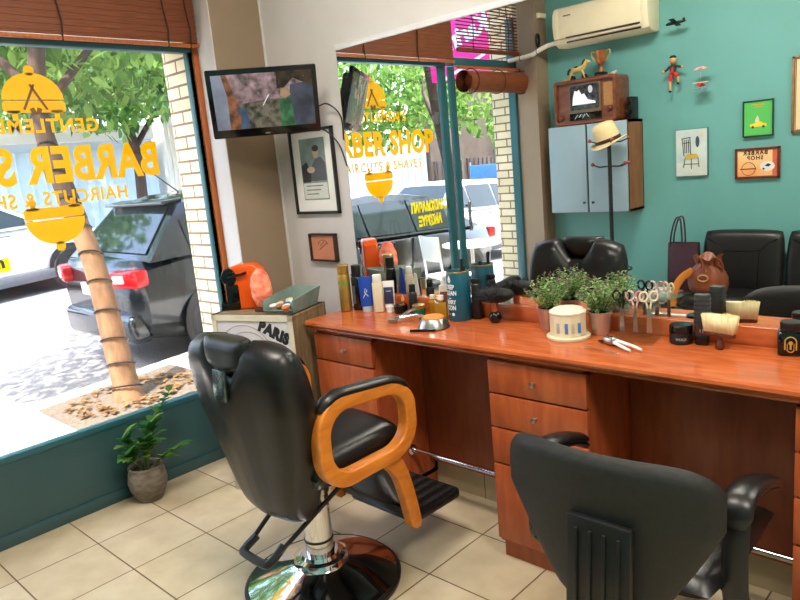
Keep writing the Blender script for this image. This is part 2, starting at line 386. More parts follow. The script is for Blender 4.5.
# Greek lettering near the door post
gl = thing('greek_window_lettering', 'small bright yellow two line Greek lettering on the window glass near the post', 'sign', (-0.031, -1.53, 1.13))
letter('ΠΑΡΑΔΟΣΙΑΚΟ', -1.535, 1.165, 0.088, 0.64, 0.006, 'upper_line', M_YEL2, 1.0, parent=gl)
letter('ΞΥΡΙΣΜΑ', -1.525, 1.065, 0.088, 0.64, 0.006, 'lower_line', M_YEL2, 1.0, parent=gl)

# --- blinds
def blind(name, label, x, y0, y1, z0, z1, step, sw, cords, opaque=True):
    t = thing(name, label, 'blind', (x, (y0 + y1) / 2, z0))
    b_ = B(); n = int((z1 - z0) / step); W_ = abs(y1 - y0)
    for i in range(n):
        b_.box((0.002 * (i % 2), 0, 0.03 + step * (i + 0.5)), (0.006, W_, sw), rot('Y', 0 if opaque else 18))
    b_.done('slat_panel', M_BAMBOO, t)
    B().box((0.004, 0, 0.015), (0.022, W_ + 0.01, 0.03 if not opaque else 0.016), bev=0.004).done('bottom_rail', M_BAMBOO2 if not opaque else M_OAK, t)
    for c in cords:
        yy = c - (y0 + y1) / 2
        pts = [(0.012 + 0.004 * math.sin(k), yy + 0.008 * math.sin(k * 1.7), 0.0 + k * (z1 - z0) / 9) for k in range(10)]
        B().tube(pts, 0.004, 6).done('cord', M_CORD, t)
    return t
blind('bamboo_blind', 'brown bamboo blind lowered over the top of the shop window', 0.06, -1.80, -0.255, 2.135, 2.86, 0.0135, 0.013, (-0.42, -0.92, -1.42, -0.30))
blind('slat_blind', 'dark see-through slat blind over the transom above the door', 0.05, -2.70, -1.87, 2.225, 2.86, 0.024, 0.010, (-2.5, -2.05), False)
t = thing('rolled_bamboo_blind', 'brown bamboo blind rolled up below the door transom', 'blind', (0.085, -2.28, 2.02))
b = B()
sp = [(0.014 + 0.0115 * a / 6.28 * 1.15, a) for a in [i * 0.35 for i in range(0, 92)]]
vs = []; fs = []
for r_, a in sp: vs += [(r_ * math.cos(a), -0.41, r_ * math.sin(a) * 1.05), (r_ * math.cos(a), 0.41, r_ * math.sin(a) * 1.05)]
for i in range(len(sp) - 1): fs.append((2 * i, 2 * i + 1, 2 * i + 3, 2 * i + 2))
b.mesh(vs, fs); b.done('rolled_slats', M_BAMBOO, t, sharp=60)
for yy in (-0.33, 0.0, 0.33): B().tube([(0.083 * math.cos(R(a)), yy, 0.087 * math.sin(R(a))) for a in range(0, 360, 20)], 0.004, 6, True).done('cord', M_CORD, t)
B().box((-0.04, 0, 0.10), (0.03, 0.82, 0.02)).done('head_rail', M_OAK, t)

# ------------------------------------------------------------------ mirror
t = thing('wall_mirror', 'long wall mirror standing on the orange wood ledge behind the worktop', 'mirror', (2.75, 0, 0.9))
slab(0.80 - 2.75, 2.1, -0.008, -0.002, 0.0, 1.12).done('mirror_glass', M_MIRROR, t)
B().box((0.075, -0.008, 1.130), (4.05, 0.016, 0.022), bev=0.002).done('top_trim', mat('white_aluminium_trim', (236, 238, 240), 0.3, 0.2, noise=0.02), t)

# ------------------------------------------------------------------ worktop, cabinets
t = thing('worktop', 'long glossy cherry wood worktop with upstand under the mirror', 'worktop', (2.8, 0, 0.8))
L0, L1 = 0.82 - 2.8, 4.75 - 2.8
prof = [(-0.005, 0.0), (-0.372, 0.0), (-0.378, 0.006), (-0.374, 0.012), (-0.383, 0.016), (-0.388, 0.024), (-0.386, 0.034), (-0.378, 0.04), (-0.005, 0.04)]
B().prism([(p[0], p[1]) for p in prof], L1 - L0, frame((L0, 0, 0), (0, 1, 0), (0, 0, 1))).done('top', M_TOP, t, sharp=25)
B().box(((L0 + L1) / 2, -0.0165, 0.07), (L1 - L0, 0.023, 0.06), bev=0.003).done('upstand', M_TOP, t)
def pedestal(x0, x1, label, knob_at, zs=(0.785, 0.660, 0.531, 0.392, 0.085)):
    w = x1 - x0
    t = thing('drawer_cabinet', label, 'cabinet', (x0, -0.34, 0), 0, 'drawer cabinets under the worktop')
    bb = B(); bb.box((0.009, 0.165, 0.43), (0.018, 0.33, 0.72)).box((w - 0.009, 0.165, 0.43), (0.018, 0.33, 0.72)).box((w / 2, 0.165, 0.08), (w, 0.33, 0.02)).box((w / 2, 0.165, 0.783), (w, 0.33, 0.016)).box((w / 2, 0.32, 0.43), (w, 0.02, 0.7))
    bb.done('carcass', M_CAB, t)
    B().box((w / 2, 0.17, 0.05), (w - 0.01, 0.31, 0.06)).box((w / 2, 0.165, 0.01), (w - 0.01, 0.30, 0.02)).done('plinth', M_CAB, t)
    B().box((w / 2, 0.004, 0.42), (w - 0.01, 0.006, 0.70)).done('gap_shade_sheet', M_SHADOWGAP, t)  # dark sheet behind the drawers, shade of the gaps as colour
    n = len(zs) - 1
    for k in range(n):
        h = zs[k] - zs[k + 1] - 0.007
        d = B().box((w / 2, -0.010, (zs[k] + zs[k + 1]) / 2), (w - 0.004, 0.020, h), bev=0.003).done('drawer' if n == 4 or k == 0 else 'door', M_CAB, t)
        kx = w * knob_at; kz = (zs[k] + zs[k + 1]) / 2 if k < n - 1 else 0.33
        if n == 2 and k == 1: kx, kz = w * 0.84, 0.598
        B().lathe([(0.0055, 0), (0.0045, 0.010), (0.0105, 0.016), (0.0095, 0.023), (0.0, 0.025)], (kx, -0.02, kz), 16, Matrix.Rotation(R(90), 4, 'X')).done('knob', M_STEEL, d)
    return t
pedestal(0.84, 1.21, 'cherry drawer cabinet at the window end of the worktop', 0.56, (0.785, 0.660, 0.085))
pedestal(1.80, 2.19, 'cherry drawer cabinet between the barber chair and the office chair', 0.5)
pedestal(2.785, 3.175, 'cherry drawer cabinet at the right edge, beyond the office chair', 0.5)
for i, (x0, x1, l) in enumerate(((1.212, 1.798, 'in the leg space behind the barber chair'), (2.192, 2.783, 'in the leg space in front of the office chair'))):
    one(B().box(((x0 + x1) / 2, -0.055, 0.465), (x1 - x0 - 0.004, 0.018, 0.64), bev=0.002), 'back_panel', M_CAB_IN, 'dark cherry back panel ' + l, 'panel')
    t = thing('foot_rail', 'chrome foot rail ' + l, 'rail', ((x0 + x1) / 2, -0.18, 0.237))
    hw = (x1 - x0) / 2 - 0.003
    B().cyl((-hw, 0, 0), (hw, 0, 0), 0.0105, seg=16).done('bar', M_CHROME, t)
    for q in (-1, 1): B().lathe([(0.024, 0), (0.024, 0.006), (0.015, 0.012), (0.015, 0.024)], (q * hw, 0, 0), 20, Matrix.Rotation(R(-90 * q), 4, 'Y')).done('rail_socket', M_CHROME, t)
# ------------------------------------------------------------------ the street outside
SL = 0.05                                            # the street falls towards -y
def gz(y): return -0.11 + SL * y                      # roadway height
def walk(y): return 0.045 + SL * y                    # pavement height
def ground(name, x0, x1, zf, m, dz=0.0):
    y0, y1 = -34.0, 24.0
    b = B().mesh([(x0, y0, zf(y0)), (x1, y0, zf(y0)), (x1, y1, zf(y1)), (x0, y1, zf(y1)),
                  (x0, y0, zf(y0) - 0.25), (x1, y0, zf(y0) - 0.25), (x1, y1, zf(y1) - 0.25), (x0, y1, zf(y1) - 0.25)],
                 [(0, 1, 2, 3), (4, 7, 6, 5), (0, 4, 5, 1), (1, 5, 6, 2), (2, 6, 7, 3), (3, 7, 4, 0)])
    o = b.done(name, m); o['kind'] = 'structure'; return o
ground('ground_pavement', -1.92, -0.02, walk, mat('pale_paving', (214, 210, 204), 0.85, noise=0.12, ns=5, bump=0.05))
ground('ground_kerb', -2.06, -1.92, lambda y: walk(y) + 0.005, mat('kerb_stone', (196, 192, 186), 0.85, noise=0.15, ns=6))
ground('ground_street', -9.9, -2.06, gz, mat('asphalt', (128, 127, 128), 0.9, noise=0.25, ns=40, bump=0.08))
ground('ground_far_pavement', -13.0, -9.9, lambda y: walk(y), mat('pale_paving', (214, 210, 204)))

# tree pit with dry leaves
b = B()
for i in range(240):
    a = rnd.random() * 6.28; r_ = 0.16 + 0.25 * math.sqrt(rnd.random()); x, y = -1.50 + r_ * math.cos(a) * 0.85, -0.20 + r_ * math.sin(a) * 1.1
    z = walk(y) + 0.012 + rnd.random() * 0.012; s_ = 0.018 + rnd.random() * 0.02; q = rnd.random() * 6.28
    c_, d_ = math.cos(q) * s_, math.sin(q) * s_
    b.mesh([(x + c_, y + d_, z), (x - d_ * .6, y + c_ * .6, z + .008), (x - c_, y - d_, z), (x + d_ * .6, y - c_ * .6, z + .004)], [(0, 1, 2, 3)])
o = b.done('leaf_litter', leaf_mat('dry_leaves', (104, 78, 52), (158, 128, 92))); tag(o, 'dry brown leaf litter round the foot of the wired tree', 'leaf litter', kind='stuff')
b = B().mesh([(-1.90, -0.72, walk(-.72) + .004), (-1.10, -0.72, walk(-.72) + .004), (-1.10, 0.32, walk(.32) + .004), (-1.90, 0.32, walk(.32) + .004)], [(0, 1, 2, 3)])
struct(b, 'ground_tree_pit', mat('dry_soil', (104, 92, 78), 0.95, noise=0.4, ns=40))

def leaves(n, ells, size, seed, flat=0.5):
    rg = random.Random(seed); vs = []; fs = []
    tot = sum(e[3] * e[4] * e[5] for e in ells)
    for (cx, cy, cz, rx, ry, rz_) in ells:
        for _ in range(int(n * rx * ry * rz_ / tot)):
            while True:
                p = Vector((rg.uniform(-1, 1), rg.uniform(-1, 1), rg.uniform(-1, 1)))
                if p.length < 1 and p.length > 0.15 + rg.random() * 0.35: break
            c = Vector((cx + p.x * rx, cy + p.y * ry, cz + p.z * rz_))
            s_ = size * rg.uniform(0.6, 1.35)
            q = Matrix.Rotation(rg.uniform(0, 6.28), 3, 'Z') @ Matrix.Rotation(rg.gauss(0.6, 0.6), 3, 'Y') @ Matrix.Rotation(rg.gauss(0, 0.5), 3, 'X')
            k = len(vs)
            for a in ((-1, 0, 0), (-.35, .42, .06), (.35, .36, .06), (1, 0, -.1), (.35, -.36, .06), (-.35, -.42, .06)):
                vs.append(c + q @ (Vector(a) * s_))
            fs += [(k, k + 1, k + 2, k + 3), (k, k + 3, k + 4, k + 5)]
    return B().mesh(vs, fs)
L1_ = leaf_mat('tree_leaves_yellow_green', (60, 104, 46), (150, 184, 96)); L2_ = leaf_mat('tree_leaves_deep', (50, 94, 54), (124, 162, 100))  # yellower green for the near trees, cooler green for the far ones
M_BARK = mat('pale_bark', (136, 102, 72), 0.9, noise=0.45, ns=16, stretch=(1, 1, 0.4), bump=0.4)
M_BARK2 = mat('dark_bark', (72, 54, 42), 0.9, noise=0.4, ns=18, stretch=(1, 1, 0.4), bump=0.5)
def tree(label, base, pts, r0, r1, ells, n, size, seed, lm, bm_=M_BARK, wires=0, branches=()):
    t = thing('street_tree', label, 'tree', base, 0)
    path = arc3([(0, 0, -0.05)] + pts, 8); k = len(path)
    rad = [r0 + (r1 - r0) * (i / (k - 1)) ** 0.8 for i in range(k)]; rad[0] *= 1.35; rad[1] *= 1.2; rad[2] *= 1.1
    cut = k if not wires else int(k * 0.46)
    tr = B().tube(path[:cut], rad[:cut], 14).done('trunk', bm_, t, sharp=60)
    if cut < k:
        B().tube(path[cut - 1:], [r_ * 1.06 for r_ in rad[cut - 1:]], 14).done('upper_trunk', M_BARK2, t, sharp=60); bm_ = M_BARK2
    for w in range(wires):
        f = 0.05 + w * 0.062; i = min(int(f * (k - 1)), k - 2); c = path[i].lerp(path[i + 1], f * (k - 1) - i); rr = rad[i] * 1.06
        B().tube([c + Vector((rr * math.cos(a), rr * math.sin(a), 0.035 * math.cos(a + 0.6))) for a in [j * 0.42 for j in range(15)]], 0.006, 5, True).done('light_cable', M_PLAST, tr)
    for bp, ra in branches:
        B().tube(arc3(bp, 6), [ra * (1 - 0.7 * i / (6 * (len(bp) - 1))) for i in range(6 * (len(bp) - 1) + 1)], 8).done('branch', bm_, t, sharp=60)
    leaves(n, ells, size, seed).done('foliage', lm, t, sharp=180)
    return t
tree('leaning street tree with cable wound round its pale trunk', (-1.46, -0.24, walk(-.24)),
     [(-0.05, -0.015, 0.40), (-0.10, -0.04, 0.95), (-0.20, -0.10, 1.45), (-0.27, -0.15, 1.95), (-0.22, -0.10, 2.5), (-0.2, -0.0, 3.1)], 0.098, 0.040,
     [(-1.6, 0.5, 2.95, 1.1, 1.5, 0.75), (-1.0, -0.4, 3.1, 1.0, 1.0, 0.8), (-2.0, 1.1, 2.75, 0.9, 0.9, 0.85), (-0.55, 0.35, 2.62, 0.5, 0.6, 0.45), (-2.6, 0.1, 2.6, 0.9, 0.9, 0.6), (0.3, 0.3, 3.2, 0.7, 1.0, 0.5), (-1.3, -1.3, 2.95, 1.1, 0.8, 0.5)], 7600, 0.066, 3, L1_, wires=11,  # last leaf cluster is out of view, added to dapple shade on the street
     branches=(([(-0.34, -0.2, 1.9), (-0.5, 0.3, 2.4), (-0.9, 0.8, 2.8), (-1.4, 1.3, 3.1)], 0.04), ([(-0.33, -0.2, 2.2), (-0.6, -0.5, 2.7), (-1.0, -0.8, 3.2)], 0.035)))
tree('slim tree with a brown stem in front of the pale wall across the street', (-9.95, 4.3, walk(4.3)),
     [(0.0, 0.05, 0.9), (-0.05, 0.1, 1.9), (0.05, -0.15, 2.8), (0.1, -0.3, 3.8)], 0.13, 0.07,
     [(0.3, -0.6, 3.6, 1.6, 2.6, 1.35), (0.4, 1.6, 3.5, 1.3, 1.6, 1.15), (0.2, -3.2, 3.6, 1.4, 1.7, 1.2), (1.2, -1.5, 3.3, 1.6, 2.8, 1.0), (1.4, 1.6, 3.3, 1.4, 1.8, 1.0)], 8500, 0.12, 5, L2_, M_BARK2,
     branches=(([(0.0, 0.1, 2.0), (0.1, 0.7, 2.8), (0.1, 1.4, 3.4)], 0.06),))
tree('tree in full leaf by the second black car, seen in the mirror', (-1.72, -3.95, walk(-3.95)),
     [(-0.03, 0.02, 0.6), (-0.05, 0.0, 1.4), (-0.12, 0.05, 2.0), (-0.2, 0.1, 2.8)], 0.10, 0.06,
     [(-1.7, -0.3, 2.75, 1.0, 1.8, 0.82), (-1.6, 0.6, 2.7, 1.0, 1.0, 0.6), (-0.8, -2.4, 2.6, 1.2, 1.3, 0.8), (-2.2, -1.2, 2.5, 1.0, 1.6, 0.7)], 6000, 0.065, 8, L1_, M_BARK2,
     branches=(([(-0.1, 0.05, 1.9), (-0.7, -0.4, 2.4), (-1.2, -1.0, 2.7)], 0.04),))
tree('tree far down the street beyond the white car, seen in the mirror', (-7.6, -16.5, gz(-16.5)),
     [(0, 0, 1.0), (0.05, 0.05, 2.1), (0, 0.1, 3.4)], 0.15, 0.08,
     [(0.0, 0.0, 3.0, 2.0, 2.6, 1.15), (0.9, 2.2, 3.0, 1.4, 1.6, 0.9)], 2600, 0.13, 11, L2_, M_BARK2)

# --- cars
M_TYRE = mat('tyre_rubber', (30, 30, 31), 0.85, noise=0.2, ns=30)
M_CARGLASS = mat('car_glass', (34, 46, 48), 0.05, 0.0, noise=0.1, ns=2, spec=0.35)
M_RED = mat('tail_light_red', (190, 24, 30), 0.15, noise=0.1, ns=20)
M_CLEARL = mat('lamp_lens', (236, 238, 240), 0.12, noise=0.05, ns=20)
def car(label, paint, loc, rz, L, Wd, H, kind, trim):
    t = thing('parked_car', label, 'car', loc, 0); t.rotation_euler = (math.atan(SL) * math.cos(rz), 0, rz)
    hw = Wd / 2; f, r_ = L / 2, -L / 2
    belt = 0.66 * H; deck = 0.70 * H
    # lower body: stations along y with (y, zbottom, zside, halfwidth)
    st = [(r_ + 0.02, 0.42, 0.62 * H, hw * 0.80), (r_ + 0.10, 0.30, 0.665 * H, hw * 0.92), (r_ + 0.45, 0.22, 0.68 * H, hw * 0.985), (r_ + 1.2, 0.20, 0.675 * H, hw),
          (0.2, 0.20, 0.66 * H, hw), (f - 1.25, 0.20, 0.645 * H, hw * 0.99), (f - 0.6, 0.22, 0.58 * H, hw * 0.95), (f - 0.18, 0.26, 0.50 * H, hw * 0.84), (f - 0.02, 0.34, 0.42 * H, hw * 0.68)]
    def ring(y, zb, zt, w): 
        out = []
        for x, z in ((-0.80, 0), (-0.97, 0.22), (-1.0, 0.55), (-0.965, 0.86), (-0.86, 1.0), (0, 1.035), (0.86, 1.0), (0.965, 0.86), (1.0, 0.55), (0.97, 0.22), (0.80, 0)):
            out.append((x * w, y, zb + z * (zt - zb)))
        return out
    vs = []; fs = []; n = 11
    for s_ in st: vs += ring(*s_)
    for i in range(len(st) - 1):
        for k in range(n): fs.append((i * n + k, i * n + (k + 1) % n, (i + 1) * n + (k + 1) % n, (i + 1) * n + k))
    fs.append(tuple(range(n))); fs.append(tuple((len(st) - 1) * n + k for k in range(n - 1, -1, -1)))
    body = B().mesh(vs, fs).done('body', paint, t, sharp=40)
    # cabin: side profile (y, z) and half widths
    if kind == 'hatch': pr = [(r_ + 0.16, belt), (r_ + 0.62, 0.955 * H), (r_ + 0.95, 0.99 * H), (0.0, H), (0.55, 0.965 * H), (f - 1.05, belt - 0.02)]
    else: pr = [(r_ + 0.42, belt), (r_ + 1.18, 0.955 * H), (r_ + 1.7, 0.995 * H), (0.05, H), (0.62, 0.96 * H), (f - 1.02, belt - 0.02)]
    def wd(z): return hw * (0.955 - 0.27 * max(0, (z - belt) / (H - belt)) ** 1.15)
    vs = []; fs = []
    for y, z in pr:
        w = wd(z); vs += [(-w, y, z), (-w * 0.9, y, z + 0.012), (0, y, z + 0.022), (w * 0.9, y, z + 0.012), (w, y, z)]
    for i in range(5):
        for k in range(4): fs.append((i * 5 + k, i * 5 + k + 1, i * 5 + k + 6, i * 5 + k + 5))
    fs.append((0, 5, 10, 15, 20, 25)); fs.append((29, 24, 19, 14, 9, 4))
    B().mesh(vs, fs).done('roof', paint, t, sharp=25)
    # side windows
    for s_ in (-1, 1):
        cut = 0.15
        segs = [(r_ + 0.56 if kind == 'hatch' else r_ + 1.02, -0.52), (-0.48, 0.28), (0.32, f - 1.25)]
        for a, c in segs:
            pts = []
            for y in [a + (c - a) * i / 6 for i in range(7)]:
                for (y0, z0), (y1, z1) in zip(pr, pr[1:]):
                    if y0 <= y <= y1: zt = z0 + (z1 - z0) * (y - y0) / (y1 - y0)
                pts.append((y, max(belt + 0.03, min(zt - 0.07, H * 0.945))))
            poly = [(y, belt + 0.025) for y, _ in pts] + [(y, z) for y, z in reversed(pts)]
            b = B(); k = [b.bm.verts.new((s_ * (wd(z) + 0.004), y, z)) for y, z in poly]; b.bm.faces.new(k)
            e = bmesh.ops.extrude_face_region(b.bm, geom=b.bm.faces[:]); bmesh.ops.translate(b.bm, vec=(s_ * 0.006, 0, 0), verts=[v for v in e['geom'] if isinstance(v, bmesh.types.BMVert)])
            b.done('side_window', M_CARGLASS, t)
    def screen(i, j, name):
        (y0, z0), (y1, z1) = pr[i], pr[j]; b = B(); vs = []
        for q, (a, w_) in enumerate(((0.10, 0.86), (0.92, 0.82))):
            y, z = y0 + (y1 - y0) * a, z0 + (z1 - z0) * a; w = wd(z) * w_
            for k in range(9):
                x = -w + 2 * w * k / 8; vs.append(Vector((x, y, z + 0.024 * (1 - (x / w) ** 2 * 0.3))))
        nrm = Vector((0, -(z1 - z0), (y1 - y0))).normalized(); nrm = nrm if nrm.z > 0 else -nrm
        vs = [v + nrm * 0.005 for v in vs]
        b.mesh(vs, [(k, k + 1, k + 10, k + 9) for k in range(8)])
        e = bmesh.ops.extrude_face_region(b.bm, geom=b.bm.faces[:]); bmesh.ops.translate(b.bm, vec=nrm * 0.006, verts=[v for v in e['geom'] if isinstance(v, bmesh.types.BMVert)])
        b.done(name, M_CARGLASS, t, sharp=60)
    screen(0, 1, 'rear_window'); screen(5, 4, 'windscreen')
    for s_ in (-1, 1):
        for y in (r_ + 0.72, f - 0.82):
            w = B().lathe([(0.20, -0.09), (0.295, -0.10), (0.318, -0.06), (0.318, 0.06), (0.295, 0.10), (0.20, 0.09)], (s_ * (hw - 0.07), y, 0.318), 28, Matrix.Rotation(R(90), 4, 'Y')).done('tyre', M_TYRE, t)
            rim = B().lathe([(0.205, -0.08), (0.205, 0.075), (0.185, 0.085), (0.175, 0.05), (0.03, 0.06), (0.0, 0.07)], (s_ * (hw - 0.07), y, 0.318), 28, Matrix.Rotation(R(90 * s_), 4, 'Y'))
            for k in range(9): rim.box((s_ * (hw + 0.005), y + 0.11 * math.cos(k * 0.698), 0.318 + 0.11 * math.sin(k * 0.698)), (0.02, 0.15, 0.028), Matrix.Rotation(k * 0.698, 3, 'X'))
            rim.done('wheel_rim', M_STEEL, t)
            B().lathe([(0.37, 0), (0.37, 0.012), (0.0, 0.013)], (s_ * (hw - 0.008), y, 0.34), 28, Matrix.Rotation(R(90 * s_), 4, 'Y')).done('wheel_arch', M_PLAST, t)
        B().box((s_ * (hw + 0.07), f - 1.35, belt + 0.06), (0.17, 0.09, 0.13), bev=0.03).done('door_mirror', trim, t)
        b = B()
        for y in (-0.25, 0.75): b.box((s_ * (hw - 0.005), y, belt - 0.10), (0.03, 0.16, 0.025), bev=0.008)
        b.done('door_handles', trim, t)
        B().box((s_ * (hw - 0.01), 0.0, 0.29), (0.045, L * 0.55, 0.16), bev=0.02).done('sill_trim', trim, t)
        tl = B().box((s_ * hw * 0.74, r_ + 0.045, 0.58 * H), (0.34, 0.14, 0.15), Matrix.Rotation(R(s_ * 14), 3, 'Z'), bev=0.03).done('tail_light', M_RED, t)
        B().box((s_ * hw * 0.70, r_ - 0.02, 0.585 * H), (0.13, 0.06, 0.07), Matrix.Rotation(R(s_ * 14), 3, 'Z'), bev=0.012).done('lens', M_CLEARL, tl)
        B().box((s_ * hw * 0.66, f - 0.16, 0.44 * H), (0.36, 0.22, 0.13), Matrix.Rotation(R(-s_ * 22), 3, 'Z'), bev=0.04).done('headlight', M_CLEARL, t)
        B().box((s_ * hw * 0.66, r_ + 0.0, 0.36), (0.20, 0.05, 0.045), bev=0.01).done('reflector', M_RED, t)
    B().box((0, r_ + 0.05, 0.40), (Wd * 0.80, 0.20, 0.26), bev=0.06, seg=3).done('rear_bumper', trim, t)
    B().box((0, f - 0.10, 0.38), (Wd * 0.70, 0.20, 0.24), bev=0.06, seg=3).done('front_bumper', trim, t)
    B().box((0, r_ + 0.00, 0.50 * H), (0.46, 0.04, 0.11), bev=0.006).done('number_plate', M_WHITE, t)
    if kind == 'hatch':
        B().box((0, r_ + 0.60, 0.975 * H), (Wd * 0.66, 0.20, 0.03), Matrix.Rotation(R(4), 3, 'X'), bev=0.012).done('spoiler', paint, t)
        B().tube([(0, r_ + 1.0, H + 0.01), (0, r_ + 0.55, H + 0.42)], [0.007, 0.003], 6).done('aerial', M_PLAST, t)
    return t
def paint(name, c, n=0.06): 
    m = mat(name, c, 0.18, 0.1, noise=n, ns=1.5, spec=0.7); m.node_tree.nodes['Principled BSDF'].inputs['Coat Weight'].default_value = 0.25; m.node_tree.nodes['Principled BSDF'].inputs['Coat Roughness'].default_value = 0.04; return m
M_BLK = paint('black_car_paint', (24, 33, 40)); M_WHP = paint('white_car_paint', (240, 241, 242), 0.02)
M_GRT = mat('grey_bumper_plastic', (96, 98, 100), 0.6, noise=0.15, ns=20)
car('dark hatchback with slanted aerial parked right behind the wired tree', M_BLK, (-3.00, 2.36, gz(2.36)), 0, 4.10, 1.72, 1.44, 'hatch', M_BLK)
wc = car('white car across the street with grey sill and black door mirror', M_WHP, (-9.15, 0.55, gz(0.55)), 0, 4.9, 1.80, 1.62, 'sedan', M_GRT)
car('black saloon parked down the street, seen through the mirror', M_BLK, (-3.25, -3.45, gz(-3.45)), R(0), 4.35, 1.74, 1.42, 'sedan', M_BLK)
car('white car beyond the black saloon, seen through the mirror', M_WHP, (-5.55, -8.35, gz(-8.35)), R(0), 4.4, 1.80, 1.56, 'hatch', M_GRT)

mk = B().box((0.905, 0.50, 0.56), (0.012, 0.42, 0.20), bev=0.003).done('door_marking', M_YEL2, wc)
vs, fs = text_mesh('n', 0.24, 1.0, 0.012, 0.004); B().mesh(vs, fs, frame((0.914, 0.58, 0.60), (0, 1, 0), (0, 0, 1))).done('marking_letter', M_BLACKTXT, mk)
# --- buildings opposite
def building(label, x, y0, y1, z1, m, pm, n, name='building_front', z0=-0.9, band=None):
    t = thing(name, label, 'building', (x, (y0 + y1) / 2, z0)); hl = (y1 - y0) / 2
    B().box((-0.4, 0, (z1 - z0) / 2), (0.8, 2 * hl, z1 - z0)).done('wall', m, t)
    for k in range(n):
        yy = -hl + (k + 0.5) * 2 * hl / n; w = 2 * hl / n
        p_ = B().box((0.015, yy, 1.15 - z0 + (y0 + y1) / 2 * SL), (0.05, w * 0.86, 2.1), bev=0.01).done('panel', pm, t)
        b = B()
        for q in range(6): b.box((0.045, yy - w * 0.36 + q * w * 0.144, 1.15 - z0 + (y0 + y1) / 2 * SL), (0.02, 0.03, 2.06))
        b.done('panel_ribs', pm, p_)
    if band: B().box((0.05, 0, z1 - z0 - 0.15), (0.16, 2 * hl, 0.3), bev=0.02).done('cornice', band, t)
    return t
M_PBL = mat('pale_blue_shutter', (186, 204, 218), 0.6, noise=0.06, ns=4)
M_PWH = mat('pale_render', (226, 222, 212), 0.85, noise=0.08, ns=3)
M_BRN = mat('brown_render', (112, 92, 76), 0.8, noise=0.15, ns=4)
M_STO = mat('grey_stone_render', (170, 168, 162), 0.85, noise=0.15, ns=4)
building('pale blue shuttered shop front opposite the window', -11.2, -1.2, 5.4, 2.75, M_PBL, M_PBL, 4, band=M_PWH)
building('tall cream building behind the dark hatchback roof', -11.0, 5.6, 14.0, 6.5, M_PWH, mat('cream_panel', (214, 206, 190), 0.8, noise=0.08, ns=5), 6, z0=-0.5)
building('white and pale blue shop front seen in the mirror beside the door post', -11.0, -14.2, -1.6, 2.4, M_PWH, M_PBL, 6, z0=-1.2)
building('brown front with dark panels seen in the mirror', -10.9, -17.6, -14.3, 4.6, M_BRN, mat('dark_brown_panel', (84, 68, 58), 0.7, noise=0.1), 2, z0=-1.6)
building('grey stone building at the end of the street, seen in the mirror', -10.8, -30.0, -17.7, 5.0, M_STO, M_STO, 5, z0=-2.2)
# red and blue stall sign far down the street
t = thing('street_stall', 'red and blue stall with a striped awning far down the street, in the mirror', 'stall', (-6.9, -11.6, gz(-11.6)))
B().box((0, 0, 0.55), (1.4, 0.9, 1.1), bev=0.03).done('counter', mat('dark_stall_front', (60, 58, 64), 0.6, noise=0.2, c2=(150, 150, 156), ns=5), t)
B().box((0, 0, 1.16), (1.6, 1.1, 0.12), bev=0.02).done('top_band', mat('crimson_band', (176, 36, 66), 0.5, noise=0.1), t)
B().box((0, -0.2, 1.75), (1.2, 0.06, 0.34), bev=0.01).done('blue_board', mat('blue_board', (60, 130, 214), 0.5, noise=0.15), t)
B().box((0, -0.2, 1.42), (1.3, 0.06, 0.24), bev=0.01).done('red_board', mat('red_board', (206, 64, 70), 0.5, noise=0.2), t)
for q in (-0.6, 0.6): B().cyl((q, -0.2, 1.1), (q, -0.2, 2.0), 0.02, seg=8).done('post', M_STEEL, t)

# --- pink sign on the shop front next door
t = thing('pink_shop_sign', 'bright pink projecting shop sign with white script, seen above the door', 'sign', (-1.2, -4.15, 2.2))
MP = mat('pink_sign_vinyl', (240, 30, 150), 0.5, noise=0.05, ns=4)
B().box((-0.30, 0.30, 0.60), (0.86, 0.05, 1.0), bev=0.006).done('board', MP, t)
fm = frame((-0.17, 0.33, 0.52), (-1, 0, 0), (0, 0, 1))
vs, fs = text_mesh('Karina', 0.26, 0.95, 0.010, 0.006)
B().mesh(vs, fs, fm @ Matrix.Rotation(R(-14), 4, 'Z')).done('script_lettering', M_WHITETXT, t)
B().box((-0.20, 0.328, 0.20), (0.6, 0.004, 0.03), Matrix.Rotation(R(-18), 3, 'Y')).done('stripe', M_WHITETXT, t)
B().box((0.53, 0.3, 0.85), (0.86, 0.03, 0.03)).box((0.53, 0.3, 0.45), (0.86, 0.03, 0.03)).done('bracket', M_STEEL, t)

# --- cafe furniture outside (seen in the mirror)
def cafe_chair(label, loc, rz, m, group='white cafe chairs on the pavement'):
    t = thing('cafe_chair', label, 'chair', loc, rz)
    B().prism(rrect(0.40, 0.40, 0.08), 0.018, Matrix.Translation((0, 0, 0.44)), bev=0.006).done('seat', m, t)
    for x, y in ((-0.17, -0.18), (0.17, -0.18)):
        B().tube(arc3([(x * 1.1, y * 1.15, 0), (x, y, 0.45), (x * 0.95, y - 0.05, 0.86)], 5), 0.012, 8).done('leg', m, t)
    for x in (-0.17, 0.17): B().tube([(x * 1.1, 0.20, 0), (x, 0.17, 0.45)], 0.012, 8).done('leg', m, t)
    def P(u, v): return (0.175 * u, -0.235 + 0.04 * u * u - 0.01 * v, 0.74 + 0.125 * v), (0, 1, 0)
    B().shell(P, 10, 8, 0.022, 8).done('backrest', m, t)
    return t
cafe_chair('white cafe chair left of the white table, seen in the mirror by the door post', (-1.15, -3.05, walk(-3.05)), R(200), M_WHITE)
cafe_chair('white cafe chair right of the white table, seen in the mirror by the brick', (-1.0, -3.95, walk(-3.95)), R(20), M_WHITE)
cafe_chair('black cafe chair in front of the black saloon, seen in the mirror', (-1.35, -2.35, walk(-2.35)), R(80), M_PLAST)
